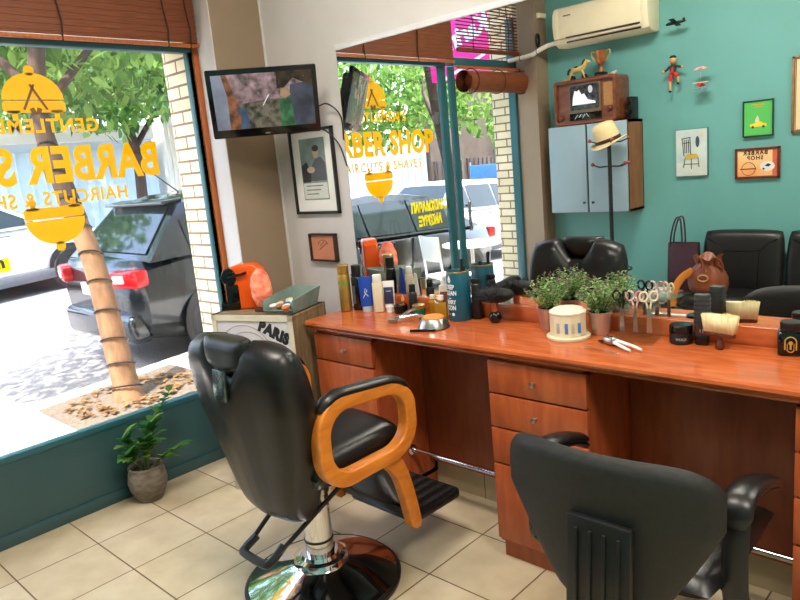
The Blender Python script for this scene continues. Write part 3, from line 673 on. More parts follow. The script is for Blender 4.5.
t = thing('cafe_table', 'small white cafe table on the pavement, seen in the mirror', 'table', (-1.25, -3.55, walk(-3.55)))
B().prism(circ(0.31, 28), 0.022, Matrix.Translation((0, 0, 0.70)), bev=0.005).done('table_top', M_WHITE, t)
B().cyl((0, 0, 0.03), (0, 0, 0.70), 0.024).done('column', M_STEEL, t)
B().lathe([(0.20, 0), (0.20, 0.012), (0.03, 0.035)]).done('foot', M_STEEL, t)
# ------------------------------------------------------------------ barber chair
t = thing('barber_chair', 'black leather barber chair with oval honey wood armrests on a round chrome base', 'chair', (1.35, -0.85, 0), R(-1))
bs = B().lathe([(0.0, 0.022), (0.10, 0.09), (0.10, 0.088), (0.16, 0.066), (0.22, 0.044), (0.276, 0.024), (0.276, 0.012), (0.0, 0.012)], seg=48, cap=False)
bs = B().lathe([(0.276, 0.014), (0.276, 0.026), (0.22, 0.046), (0.16, 0.067), (0.105, 0.086), (0.098, 0.092), (0.092, 0.108), (0.075, 0.113), (0.068, 0.125), (0.0, 0.126)], seg=56).done('base_plate', M_CHROME, t, sharp=40)
B().lathe([(0.272, 0.0), (0.288, 0.004), (0.290, 0.018), (0.280, 0.027), (0.270, 0.026), (0.268, 0.002)], seg=56, cap=False).done('rubber_rim', M_PLAST, bs)
cl = B().cyl((0, 0, 0.12), (0, 0, 0.375), 0.052, seg=32).done('column', M_CHROME, t)
B().lathe([(0.0545, 0.0), (0.0545, 0.008)], (0, 0, 0.175), 32).done('seal_ring', M_PLAST, cl)
B().lathe([(0.058, 0.36), (0.058, 0.385), (0.045, 0.39), (0.034, 0.39), (0.034, 0.45)], seg=28).done('piston_collar', M_CHROME, t)
B().box((0, 0.03, 0.445), (0.30, 0.30, 0.025), bev=0.006).box((0, -0.06, 0.425), (0.10, 0.16, 0.05), bev=0.01).box((-0.05, -0.08, 0.39), (0.03, 0.10, 0.07)).done('seat_mount', M_PLAST, t)
def P_seat(u, v): return (0.252 * u * (1 - 0.02 * v * v), 0.040 + 0.205 * v, 0.535 + 0.012 * (1 - u * u) + 0.008 * v), (0, 0, 1)
B().shell(P_seat, 28, 24, 0.135, 9).done('seat', M_LEATH, t, sharp=60)
def wback(z): # half width of the backrest
    k = (z - 0.36) / 0.64
    return 0.132 + 0.150 * min(1, k / 0.68) ** 0.85 if k < 0.68 else 0.282 - 0.030 * ((k - 0.68) / 0.32) ** 2.4
def P_back(u, v):
    k = (v + 1) / 2; top = 1.010 - 0.035 * abs(u) ** 4
    du = abs(u)
    notch = 0.105 * (1 if du < 0.14 else max(0, 1 - (du - 0.14) / 0.30)) 
    top -= notch * 1.0
    z = 0.36 + k * (top - 0.36)
    return (0.030 + u * wback(min(1.0, z)), -0.160 - 0.100 * k + 0.020 * u * u, z), (0, 1, 0.10)
B().shell(P_back, 44, 36, lambda u, v: 0.150, 9).done('backrest', M_LEATH, t, sharp=60)
hr = B(); 
def P_head(u, v): return (0.042 + 0.118 * u * (1 - 0.22 * (v < 0) * v * v), -0.275 - 0.012 * u * u, 0.964 + 0.052 * v - 0.02 * (1 - abs(u)) * (v < 0)), (0, 1, 0.1)
hr.shell(P_head, 22, 16, 0.088, 3.2); hd = hr.done('headrest', M_LEATH, t, sharp=60)
B().box((0.034, -0.326, 0.866), (0.066, 0.012, 0.10), Matrix.Rotation(R(-4), 3, 'X'), bev=0.003).done('headrest_plate', mat('scuffed_steel_plate', (120, 138, 136), 0.25, 0.9, noise=0.5, ns=60), hd)
def ring_prism(b_, outer, inner, x0, x1, M):
    n = len(outer); vs = [(p[0], p[1], x0) for p in outer] + [(p[0], p[1], x1) for p in outer] + [(p[0], p[1], x0) for p in inner] + [(p[0], p[1], x1) for p in inner]; fs = []
    for i in range(n):
        j = (i + 1) % n
        fs += [(i, j, n + j, n + i), (2 * n + i, 3 * n + i, 3 * n + j, 2 * n + j), (n + i, n + j, 3 * n + j, 3 * n + i), (i, 2 * n + i, 2 * n + j, j)]
    t_ = bmesh.new(); V = [t_.verts.new(v) for v in vs]
    for f in fs: t_.faces.new([V[i] for i in f])
    bmesh.ops.recalc_face_normals(t_, faces=t_.faces[:])
    es = [e for e in t_.edges if len(e.link_faces) == 2 and e.calc_face_angle(0) > R(60)]
    bmesh.ops.bevel(t_, geom=es, offset=0.007, segments=3, profile=0.5, affect='EDGES')
    bmesh.ops.transform(t_, matrix=M, verts=t_.verts); b_._merge(t_); return b_
def skew(poly): return [(y, z + 0.0 * y) for y, z in poly]
outer = rrect(0.435, 0.315, 0.125, 9); inner = rrect(0.335, 0.215, 0.085, 9)
egg = lambda pl: [(y, z * ((0.90 - 0.60 * y) if z > 0 else (0.96 - 0.20 * y))) for y, z in pl]
outer = egg(outer); inner = egg(inner)
for s_ in (-1, 1):
    fr = frame((s_ * 0.29 - 0.024, 0.035, 0.650), (0, 1, 0), (0, 0, 1))
    ar = ring_prism(B(), outer, inner, 0.0, 0.048, fr).done('armrest', M_ARMW, t, sharp=50)
    top = [(y, z) for y, z in outer if z > 0.045]
    # pad follows the top of the ring
    path = [(s_ * 0.29, 0.035 + y * 1.0, 0.650 + z + 0.004) for y, z in top][1:-3]
    path = arc3(path, 2)
    n_ = len(path); B().tube(path, [0.027 * min(1, 0.55 + 3 * min(i, n_ - 1 - i) / n_) for i in range(n_)], 14, sx=0.62, sy=1.0).done('arm_pad', M_LEATH, ar, sharp=60)
    # wood strut to the foot rest
    c = arc3([(0.115, 0.50), (0.165, 0.42), (0.195, 0.33), (0.225, 0.20)], 6); 
    pl = []
    for i, p in enumerate(arc3([(0.075, 0.515, 0), (0.150, 0.43, 0), (0.182, 0.33, 0), (0.207, 0.215, 0)], 6)): pl.append((p.x, p.y))
    pr_ = [(p.x, p.y) for p in arc3([(0.175, 0.512, 0), (0.212, 0.43, 0), (0.238, 0.33, 0), (0.258, 0.222, 0)], 6)]
    pl.append((0.225, 0.197)); pl.append((0.25, 0.200))
    B().prism(pl + pr_[::-1], 0.042, frame(((0.268 if s_ > 0 else -0.145) - 0.021, 0, 0), (0, 1, 0), (0, 0, 1)), bev=0.006).done('footrest_strut', M_ARMW, t, sharp=40)
ft = B().prism(rrect(0.37, 0.275, 0.03), 0.032, Matrix.Translation((0.06, 0.40, 0.183)), bev=0.008).done('footrest', M_PLAST, t)
b = B()
for k in range(7): b.box((-0.09 + k * 0.05, 0.40, 0.217), (0.022, 0.25, 0.005), bev=0.001)
b.done('tread', mat('ribbed_rubber', (34, 34, 35), 0.55, noise=0.3, ns=50), ft)
def P_calf(u, v): return (0.06 + 0.165 * u, 0.20 + 0.05 * v * -1 + 0.02 * u * u, 0.355 + 0.105 * v), (0, 1, 0.4)
B().shell(P_calf, 18, 14, 0.06, 5).done('calf_pad', M_LEATH, t, sharp=60)
B().box((0.06, 0.235, 0.245), (0.34, 0.02, 0.035), bev=0.006).done('calf_bar', M_PLAST, t)
lv = B().tube(arc3([(-0.045, -0.02, 0.40), (-0.07, -0.13, 0.325), (-0.088, -0.235, 0.235)], 5), 0.0085, 8).tube(arc3([(0.145, 0.08, 0.445), (0.10, -0.09, 0.33), (0.062, -0.225, 0.235)], 5), 0.0085, 8).done('pump_lever', M_PLAST, t)
B().tube(arc3([(-0.080, -0.205, 0.255), (-0.094, -0.250, 0.222), (-0.080, -0.262, 0.215), (0.03, -0.262, 0.213), (0.056, -0.250, 0.220), (0.058, -0.19, 0.255)], 5), 0.015, 10).done('lever_grip', M_PLAST, lv)
B().lathe([(0.006, 0), (0.012, 0.004), (0.012, 0.020), (0.006, 0.026)], (0.075, -0.05, 0.365), 14, Matrix.Rotation(R(90), 4, 'Y')).done('lever_bolt', M_STEEL, lv)

# ------------------------------------------------------------------ office chair in the foreground
t = thing('office_chair', 'black office armchair in the right foreground seen from behind', 'chair', (2.506, -0.60, 0), R(0))
def wo_(z): 
    k = (z - 0.43) / 0.40
    return 0.108 + 0.156 * min(1, max(0, k) / 0.64) ** 0.85
def P_ob(u, v):
    k = (v + 1) / 2; top = 0.836 - 0.050 * abs(u) ** 7 - 0.012 * u * u
    z = 0.43 + k * (top - 0.43)
    return (0.024 + u * wo_(z), -0.345 - 0.03 * k + 0.085 * u * u * (0.5 + 0.5 * k), z), (0.0 - 0.25 * u, 1, 0.08)
B().shell(P_ob, 36, 28, 0.052, 10).done('backrest', M_LEATH2, t, sharp=60)
def P_os(u, v): return (0.245 * u * (1 - 0.06 * v * v), 0.015 + 0.245 * v, 0.462 + 0.012 * u * u - 0.018 * (v > 0.6) * (v - 0.6) * 2), (0, 0, 1)
B().shell(P_os, 28, 24, 0.075, 8).done('seat', M_LEATH, t, sharp=60)
bk = B().box((0.056, -0.410, 0.545), (0.155, 0.022, 0.295), Matrix.Rotation(R(-5), 3, 'X'), bev=0.007).box((0.056, -0.33, 0.395), (0.12, 0.14, 0.022), bev=0.006).done('back_bracket', M_PLAST, t)
b = B()
for k in range(4): b.box((0.005 + k * 0.034, -0.422, 0.547), (0.010, 0.008, 0.24), Matrix.Rotation(R(-5), 3, 'X'), bev=0.003)
b.done('bracket_rib', M_PLAST, bk)
for s_ in (-1, 1):
    x = 0.258 if s_ > 0 else -0.268
    path = arc3([(x, 0.105, 0.612), (x, 0.07, 0.630), (x, 0.01, 0.650), (x, -0.075, 0.664), (x, -0.122, 0.654), (x, -0.142, 0.61), (x, -0.150, 0.50), (x, -0.135, 0.41), (x * 0.92, -0.05, 0.372), (x * 0.6, 0.02, 0.385)], 6)
    a_ = B().tube(path, 0.030, 12, sx=0.40, sy=1.0, up=None).done('arm_frame', M_PLAST, t, sharp=60)
    pp = arc3([(x, 0.115, 0.627), (x, 0.07, 0.645), (x, 0.01, 0.666), (x, -0.075, 0.680), (x, -0.132, 0.668), (x, -0.152, 0.62)], 6); n_ = len(pp)
    B().tube(pp, [0.037 * min(1, 0.6 + 4 * min(i, n_ - 1 - i) / n_) for i in range(n_)], 14, sx=0.42, sy=1.0).done('arm_pad', M_LEATH, a_, sharp=60)
B().box((0, 0, 0.40), (0.26, 0.26, 0.03), bev=0.006).done('seat_plate', M_PLAST, t)
B().cyl((0, 0, 0.11), (0, 0, 0.40), 0.028, seg=20).done('gas_column', M_PLAST, t)
for k in range(5):
    a = R(72 * k + 18); e = (0.26 * math.cos(a), 0.26 * math.sin(a), 0.075)
    lg = B().tube([(0, 0, 0.115), (0.13 * math.cos(a), 0.13 * math.sin(a), 0.10), e], [0.034, 0.028, 0.02], 10, sx=0.8).done('base_leg', M_PLAST, t)
    B().lathe([(0.012, -0.02), (0.028, -0.016), (0.028, 0.016), (0.012, 0.02)], (e[0], e[1], 0.029), 16, Matrix.Rotation(a, 4, 'Z') @ Matrix.Rotation(R(90), 4, 'X')).cyl((e[0], e[1], 0.03), e, 0.008).done('castor', M_PLAST, lg)

# ------------------------------------------------------------------ PARIS cabinet in the corner
PA = R(18.5); pc = (0.40, -0.597); pw, pd, ph = 0.447, 0.285, 0.88
def pl_(u, v, z=0.88): return (pc[0] + u * math.cos(PA) - v * math.sin(PA), pc[1] + u * math.sin(PA) + v * math.cos(PA), z)
t = thing('painted_cabinet', 'small wooden cabinet with a pale vintage front reading PARIS', 'cabinet', (pc[0], pc[1], 0), PA)
M_RUST = mat('weathered_side_wood', (150, 124, 88), 0.8, c2=(112, 92, 62), ns=10, stretch=(4, 4, 0.7), bump=0.15, detail=8)
M_PF = mat('cream_painted_frame', (224, 214, 190), 0.7, noise=0.12, ns=14)
B().box((pw - 0.009, pd / 2, ph / 2), (0.018, pd, ph)).box((0.009, pd / 2, ph / 2), (0.018, pd, ph)).box((pw / 2, pd - 0.006, ph / 2), (pw, 0.012, ph)).box((pw / 2, pd / 2, 0.05), (pw, pd, 0.02)).done('carcass', M_RUST, t)
B().box((pw / 2, pd / 2, ph - 0.008), (pw + 0.002, pd + 0.002, 0.016), bev=0.002).done('top', M_RUST, t)
b = B(); b.box((0.012, 0.004, ph / 2), (0.024, 0.018, ph)).box((pw - 0.012, 0.004, ph / 2), (0.024, 0.018, ph)).box((pw / 2, 0.004, ph - 0.014), (pw, 0.018, 0.028)).box((pw / 2, 0.004, 0.03), (pw, 0.018, 0.06))
b.done('front_frame', M_PF, t)
dr = B().box((pw / 2, 0.008, 0.455), (pw - 0.05, 0.012, ph - 0.09)).done('door', mat('pale_print_front', (222, 216, 216), 0.6, c2=(206, 206, 214), ns=6), t)
vs, fs = text_mesh('PARIS', 0.070, 0.86, 0.0056, 0.0012, 1.12)
B().mesh(vs, fs, frame((0.338, 0.0012, ph - 0.082), (1, 0, 0), (0, 0, 1)) @ Matrix.Rotation(R(-25), 4, 'Z')).done('paris_lettering', M_BLACKTXT, dr)
MBRL = mat('faded_brown_print', (176, 140, 116), 0.7, noise=0.2, ns=20)
for rr_, cx in ((0.13, 0.19), (0.16, 0.17)):
    B().tube([(cx + rr_ * math.cos(R(a)), 0.001, ph - 0.21 + rr_ * math.sin(R(a))) for a in range(25, 150, 6)], 0.0016, 6, sx=0.8).done('postmark_arc', MBRL, dr)

def world_thing(name, label, cat, u, v, z=0.88, rz=0, group=None): return thing(name, label, cat, pl_(u, v, z), rz, group)
# coffee machine
M_ORG = mat('orange_gloss_plastic', (240, 92, 18), 0.25, noise=0.06, ns=8)
t = world_thing('coffee_machine', 'small orange and black pod coffee machine on the corner cabinet', 'coffee machine', 0.088, 0.140, 0.88, PA + R(200)); t.scale = (0.95, 1.0, 1.12)
# local +x = forward (towards the window), body behind
sidep = [(-0.125, 0.0), (0.012, 0.0), (0.012, 0.095), (0.060, 0.105), (0.066, 0.15), (0.050, 0.178), (0.0, 0.192), (-0.08, 0.190), (-0.118, 0.165), (-0.128, 0.10)]
B().prism(sidep, 0.084, frame((0, 0.042, 0), (1, 0, 0), (0, 0, 1)), bev=0.012, seg=3).done('body', M_ORG, t, sharp=40)
B().box((0.058, 0, 0.016), (0.095, 0.088, 0.032), bev=0.008).box((0.036, 0, 0.058), (0.066, 0.090, 0.105), bev=0.006).box((0.058, 0, 0.035), (0.085, 0.078, 0.006)).done('drip_tray', M_GLOSSB, t)
hd = B().lathe([(0.0, -0.052), (0.034, -0.052), (0.038, -0.046), (0.038, 0.046), (0.034, 0.052), (0.0, 0.052)], (0.046, 0, 0.142), 24, Matrix.Rotation(R(90), 4, 'X')).cyl((0.066, 0, 0.112), (0.066, 0, 0.094), 0.012).done('brew_head', M_GLOSSB, t)
B().tube([(0.05, 0.055, 0.146), (-0.02, 0.057, 0.150), (-0.05, 0.057, 0.158)], 0.0065, 8).tube([(0.05, -0.055, 0.146), (-0.02, -0.057, 0.150), (-0.05, -0.057, 0.158)], 0.0065, 8).done('lever', M_GLOSSB, hd)
# salt lamp
M_SALT = mat('pink_salt_crystal', (248, 160, 124), 0.5, c2=(214, 84, 58), ns=26, emit=0.26, bump=0.5)
t = world_thing('salt_lamp', 'glowing pink salt crystal lamp beside the coffee machine', 'lamp', 0.232, 0.095, 0.88, 0)
b = B(); b.ell((0, 0, 0.103), (0.050, 0.048, 0.094), None, 22, 16)
for v in b.bm.verts: v.co += Vector((rnd.uniform(-1, 1), rnd.uniform(-1, 1), rnd.uniform(-1, 1))) * 0.0035
b.done('crystal', M_SALT, t, sharp=25)
B().lathe([(0.042, 0), (0.042, 0.014), (0.03, 0.02)]).done('base', mat('dark_wood_base', (70, 44, 30), 0.5, noise=0.2), t)
# metal tray with pods
M_TIN = mat('sage_painted_tin', (128, 150, 140), 0.5, noise=0.2, ns=12, c2=(104, 124, 116))
t = world_thing('pod_tray', 'sage green flared metal tray holding coffee pods on the cabinet corner', 'tray', 0.366, 0.132, 0.881, PA)
b = B(); tw = 0.004
bx, by, fx, fy, h = 0.066, 0.105, 0.080, 0.128, 0.082
def quad(pts):
    c = sum((Vector(p) for p in pts), Vector()) / len(pts); n = (Vector(pts[1]) - Vector(pts[0])).cross(Vector(pts[2]) - Vector(pts[0])).normalized() * 0.0025
    vs = [Vector(p) + n for p in pts] + [Vector(p) - n for p in pts]; k = len(pts)
    b.mesh(vs, [tuple(range(k)), tuple(range(2 * k - 1, k - 1, -1))] + [(i, (i + 1) % k, k + (i + 1) % k, k + i) for i in range(k)])
quad([(-bx, -by, 0.003), (bx, -by, 0.003), (bx, by, 0.003), (-bx, by, 0.003)])
quad([(-bx, -by, 0), (bx, -by, 0), (bx + 0.012, -by - 0.010, 0.018), (-bx - 0.012, -by - 0.010, 0.018)])
quad([(-bx, by, 0), (bx, by, 0), (fx, fy, h), (-fx, fy, h)])
quad([(bx, -by, 0), (bx, by, 0), (fx, fy, h), (fx, -by - 0.008, h * 0.75), (bx + 0.012, -by - 0.010, 0.018)])
quad([(-bx, -by, 0), (-bx, by, 0), (-fx, fy, h), (-fx, -by - 0.008, h * 0.75), (-bx - 0.012, -by - 0.010, 0.018)])
b.done('bin', M_TIN, t)
PODC = [('white', M_WHITE), ('brown', mat('brown_pod', (150, 108, 72), 0.4, noise=0.1)), ('blue', mat('blue_pod', (50, 120, 160), 0.35, noise=0.1)), ('cream', M_CREAM), ('teal', mat('teal_pod', (40, 150, 150), 0.35, noise=0.1)), ('orange', mat('copper_pod', (206, 120, 70), 0.35, noise=0.1))]
pods = [(-0.044, -0.080, 0), (-0.008, -0.083, 1), (0.029, -0.082, 0), (0.046, -0.115, 5), (-0.036, -0.040, 3), (0.004, -0.042, 2), (0.045, -0.040, 4), (-0.05, 0.0, 1), (-0.01, 0.0, 0), (0.036, 0.0, 2), (-0.04, 0.045, 3), (0.03, 0.042, 3)]
words = ['front left corner', 'front row, second from the left', 'front row, third from the left', 'front right corner', 'second row, left', 'second row, middle', 'second row, right', 'third row, left', 'third row, middle', 'third row, right', 'back row, left', 'back row, right']
for (u, v, c), w_ in zip(pods, words):
    q = Matrix.Rotation(PA, 3, 'Z') @ Vector((u, v, 0))
    one(B().lathe([(0.0, 0.0), (0.011, 0.001), (0.0145, 0.018), (0.018, 0.021), (0.018, 0.0235), (0.010, 0.026), (0.0, 0.0265)], seg=16, M=Matrix.Rotation(R(16), 4, 'X')), 'coffee_pod', PODC[c][1],
        '%s coffee pod in the sage metal tray, %s' % (PODC[c][0], w_), 'coffee pod', (t.location.x + q.x, t.location.y + q.y, 0.894), PA, 'coffee pods in the tray')

# ------------------------------------------------------------------ wall tv on its arm
tv = thing('wall_television', 'black flat television tilted down on a wall arm by the window', 'television', (0.6072, -0.2968, 1.8147)); tv.rotation_euler = Matrix(((0, 0, 0), (0, 0, 0), (0, 0, 0))).to_euler()
yw, tl, w, h = -0.6387, 0.2803, 0.4869, 0.2995
n_ = Vector((math.cos(yw) * math.cos(tl), math.sin(yw) * math.cos(tl), -math.sin(tl))); r_ = Vector((-math.sin(yw), math.cos(yw), 0)); u_ = n_.cross(r_)
TF = Matrix(((r_.x, u_.x, n_.x, 0), (r_.y, u_.y, n_.y, 0), (r_.z, u_.z, n_.z, 0), (0, 0, 0, 1)))
def tvpart(b_, name, m, parent=tv): bmesh.ops.transform(b_.bm, matrix=TF, verts=b_.bm.verts); return b_.done(name, m, parent)
tvpart(B().prism(rrect(w, h, 0.008), 0.020, Matrix.Translation((0, 0, -0.020)), bev=0.003), 'bezel', M_GLOSSB)
tvpart(B().prism(rrect(w * 0.84, h * 0.8, 0.03), 0.035, Matrix.Translation((0, 0, -0.055)), bev=0.012), 'back_cover', M_PLAST)
SW, SH = w - 0.044, h - 0.060
scn = tvpart(B().box((0, 0.008, 0.0008), (SW, SH, 0.0012)), 'screen', mat('screen_leaf_litter', (150, 128, 138), 0.25, c2=(44, 40, 34), ns=26, emit=0.42, detail=8, lo=0.3, hi=0.7))
def scr(name, poly, c, c2=None, ns=20, z=0.0016):
    b_ = B().prism([(x * SW / 2, 0.008 + y * SH / 2) for x, y in poly], 0.0005, Matrix.Translation((0, 0, z)))
    return tvpart(b_, name, mat('screen_' + name, c, 0.25, c2=c2, ns=ns, emit=0.42, noise=0.1), scn)
scr('dark_ground', [(-0.62, -0.1), (0.1, 0.05), (0.32, 0.02), (0.32, -1), (-0.5, -1)], (96, 92, 84), (40, 42, 36), 40)
scr('pale_sky_strip', [(-1, 1), (-0.8, 1), (-0.72, 0.2), (-0.66, -1), (-1, -1)], (120, 130, 150), (90, 96, 112), 8)
scr('brown_post', [(-0.80, 1), (-0.70, 1), (-0.62, 0.5), (-0.5, -0.2), (-0.46, -1), (-0.74, -1), (-0.72, 0.2)], (128, 84, 60), (70, 46, 36), 30, 0.0020)
scr('blue_sleeve', [(-0.60, -0.25), (-0.40, -0.22), (-0.34, -0.7), (-0.40, -1), (-0.52, -1), (-0.50, -0.5)], (58, 82, 112), (36, 50, 70), 12, 0.0024)
scr('dark_trees', [(0.28, 1), (1, 1), (1, 0.4), (0.62, 0.75), (0.40, 0.4), (0.28, 0.4)], (58, 46, 36), (24, 22, 20), 24, 0.0020)
scr('grey_jacket', [(0.55, 0.52), (0.85, 0.58), (1, 0.45), (1, -1), (0.45, -1), (0.50, 0.0)], (62, 70, 88), (36, 42, 54), 10, 0.0024)
scr('green_scarf', [(0.30, 0.0), (0.52, 0.12), (0.56, -0.4), (0.58, -1), (0.30, -1)], (54, 110, 74), (26, 60, 44), 18, 0.0028)
scr('face', [(0.34, 0.42), (0.50, 0.40), (0.54, 0.15), (0.42, 0.02), (0.33, 0.15)], (150, 124, 100), (110, 84, 66), 16, 0.0032)
scr('pale_blade', [(-0.05, -0.2), (-0.02, -0.16), (0.12, 0.22), (0.08, 0.2)], (190, 196, 204), None, 10, 0.0032)
tvpart(B().box((0, -h / 2 + 0.012, 0.0006), (0.022, 0.006, 0.001)), 'maker_badge', M_STEEL)
tvpart(B().lathe([(0.003, 0.0), (0.0, 0.001)], (SW / 2 - 0.036, SH / 2 - 0.015, 0.0018), 10), 'standby_light', mat('blue_led', (70, 80, 255), 0.3, emit=4.0, noise=0.02))
tvpart(B().box((0, 0.0, -0.062), (0.12, 0.12, 0.016), bev=0.004), 'mount_plate', M_PLAST)
B().tube([n_ * -0.065, n_ * -0.13 + Vector((-0.03, 0.02, 0)), (-0.20, 0.08, 0.03), (-0.3345, 0.10, 0.03)], 0.014, 10).box((-0.333, 0.10, 0.03), (0.012, 0.08, 0.14), bev=0.003).done('wall_arm', M_PLAST, tv)
def cable(label, pts, r=0.0035, m=M_PLAST, name='cable'): return one(B().tube(arc3(pts, 8), r, 6), name, m, label, 'cable', sharp=60)
cable('thin black cable looping from the television to the mirror edge', [(0.70, -0.075, 1.78), (0.74, -0.04, 1.79), (0.79, -0.012, 1.73), (0.79, -0.006, 1.62)])
cable('second black cable drooping from the television behind the framed picture', [(0.69, -0.10, 1.69), (0.72, -0.05, 1.67), (0.77, -0.02, 1.60), (0.793, -0.006, 1.50)])
cable('black cable trailing down the wall behind the gold bottle', [(0.74, -0.006, 0.98), (0.78, -0.008, 0.92), (0.800, -0.03, 0.880), (0.812, -0.06, 0.862)])

# ------------------------------------------------------------------ framed picture and plaque on the mirror wall
def flat(b_, name, m, parent, M, sharp=35): bmesh.ops.transform(b_.bm, matrix=M, verts=b_.bm.verts); return b_.done(name, m, parent, sharp=sharp)
def picture_frame(t, M, w, h, bw, th, m):
    b_ = B(); ring_prism(b_, [(w / 2, h / 2), (-w / 2, h / 2), (-w / 2, -h / 2), (w / 2, -h / 2)], [(w / 2 - bw, h / 2 - bw), (-w / 2 + bw, h / 2 - bw), (-w / 2 + bw, -h / 2 + bw), (w / 2 - bw, -h / 2 + bw)], 0, th, Matrix()) if bw > 0.02 else None
    if bw <= 0.02:
        for cx, cy, sx, sy in ((0, h / 2 - bw / 2, w, bw), (0, -h / 2 + bw / 2, w, bw), (w / 2 - bw / 2, 0, bw, h), (-w / 2 + bw / 2, 0, bw, h)): b_.box((cx, cy, th / 2), (sx, sy, th), bev=0.0015)
    return flat(b_, 'frame', m, t, M)
t = thing('framed_picture', 'tall black framed picture with white mount beside the mirror', 'picture', (0.553, -0.0005, 1.487))
MW = frame((0, 0, 0), (1, 0, 0), (0, 0, 1))
picture_frame(t, MW, 0.328, 0.415, 0.013, 0.018, M_PLAST)
flat(B().box((0, 0, 0.005), (0.31, 0.40, 0.004)), 'mount', M_WHITE, t, MW)
pr_ = flat(B().box((0, 0.012, 0.0075), (0.19, 0.30, 0.001)), 'print', mat('grey_green_print', (138, 156, 150), 0.6, c2=(104, 126, 124), ns=10), t, MW)
def dc(name, poly, c, parent=pr_, z=0.0082, M=MW, c2=None): return flat(B().prism(poly, 0.0006, Matrix.Translation((0, 0, z))), name, mat('print_' + name, c, 0.6, noise=0.12, ns=25, c2=c2), parent, M)
dc('pale_lower_text_area', [(-0.09, -0.055), (0.09, -0.055), (0.09, -0.132), (-0.09, -0.132)], (214, 216, 206))
dc('grey_suit', [(-0.05, -0.045), (0.09, -0.045), (0.09, 0.04), (0.06, 0.07), (0.02, 0.062), (-0.01, 0.03)], (84, 90, 96), z=0.0086)
dc('portrait_face', circ(0.026, 16, (0.025, 0.092), 0.85, 1.1), (196, 166, 138), z=0.0090)
dc('dark_hair', circ(0.026, 16, (0.027, 0.112), 0.95, 0.6), (52, 44, 40), z=0.0094)
dc('folded_hands', circ(0.02, 12, (-0.02, 0.01), 1.5, 0.8), (190, 164, 140), z=0.0094)
dc('dark_foreground', [(-0.09, -0.05), (-0.03, -0.05), (-0.02, 0.0), (-0.05, 0.05), (-0.09, 0.03)], (46, 50, 52), z=0.0090)
for k in range(3): dc('text_line', [(-0.07, -0.066 - k * 0.02), (0.06 - 0.02 * k, -0.066 - k * 0.02), (0.06 - 0.02 * k, -0.071 - k * 0.02), (-0.07, -0.071 - k * 0.02)], (110, 112, 108), z=0.0088)
t = thing('wall_plaque', 'small terracotta plaque in a dark frame under the tall picture', 'plaque', (0.567, -0.0005, 1.111))
picture_frame(t, MW, 0.196, 0.140, 0.0085, 0.026, mat('dark_brown_wood', (58, 34, 26), 0.5, noise=0.2))
pp = flat(B().box((0, 0, 0.010), (0.182, 0.126, 0.008)), 'plate', mat('terracotta_plate', (204, 132, 100), 0.6, noise=0.12, ns=14), t, MW)
flat(B().tube([(0.04 * math.cos(R(a)), 0.005 + 0.032 * math.sin(R(a)), 0.0145) for a in range(20, 165, 12)], 0.0016, 6).tube([(-0.03, -0.012, 0.0145), (0.03, 0.022, 0.0145)], 0.0022, 6).tube([(-0.025, 0.006, 0.0145), (0.01, 0.03, 0.0145)], 0.0018, 6), 'engraved_mark', mat('plaque_ink', (120, 62, 44), 0.6, noise=0.1), pp, MW)

# ------------------------------------------------------------------ potted plant under the window
M_PLEAF = leaf_mat('glossy_plant_leaf', (48, 112, 66), (122, 160, 66))
def leaf(b_, base, dirv, L, wd, droop=0.3, nrm=(0, 0, 1)):
    d = Vector(dirv).normalized(); side = d.cross(Vector(nrm)); side = side.normalized() if side.length > 1e-3 else Vector((1, 0, 0)); up = side.cross(d)
    vs = []; N = 6
    for i in range(N + 1):
        t_ = i / N; c = Vector(base) + d * (L * t_) - Vector((0, 0, 1)) * (droop * L * t_ * t_); w_ = wd * math.sin(math.pi * (0.06 + 0.94 * t_) ** 0.8) * 0.5
        vs += [c - side * w_ + up * w_ * 0.25, c, c + side * w_ + up * w_ * 0.25]
    b_.mesh(vs, [(3 * i + k, 3 * i + k + 1, 3 * i + k + 4, 3 * i + k + 3) for i in range(N) for k in (0, 1)])
t = thing('potted_plant', 'leafy green plant in a woven-look grey clay pot under the shop window', 'plant', (0.112, -0.900, 0))
pot = B().lathe([(0.0, 0.0), (0.052, 0.0), (0.060, 0.008), (0.086, 0.06), (0.093, 0.10), (0.086, 0.145), (0.078, 0.16), (0.083, 0.172), (0.079, 0.178), (0.070, 0.172), (0.070, 0.15)], seg=36, cap=False).done('pot', mat('grey_clay_pot', (134, 122, 108), 0.85, c2=(104, 94, 82), ns=22, stretch=(1, 1, 2.5), bump=0.6), t, sharp=60)
B().lathe([(0.0, 0.150), (0.072, 0.148)], seg=24, cap=False).done('soil', mat('potting_soil', (58, 44, 32), 0.95, noise=0.4, ns=60, bump=0.6), t)
stem = [[(0, 0, .15), (.0, .01, .26), (-.0, .05, .36), (0.02, 0.12, .45), (0.02, 0.17, .50)], [(-.02, -.01, .15), (-.02, -.04, .26), (-0.01, -.08, .34)], [(0.02, 0, .15), (.05, -.01, .25), (0.06, -0.03, .33)], [(0.01, 0.02, .15), (.06, .07, .21), (.09, .12, .235)], [(0.0, -0.02, .15), (.03, -.06, .23), (0.05, -.10, .27)], [(0, 0.01, .15), (0.02, .03, .27), (0.03, .03, .37)]]
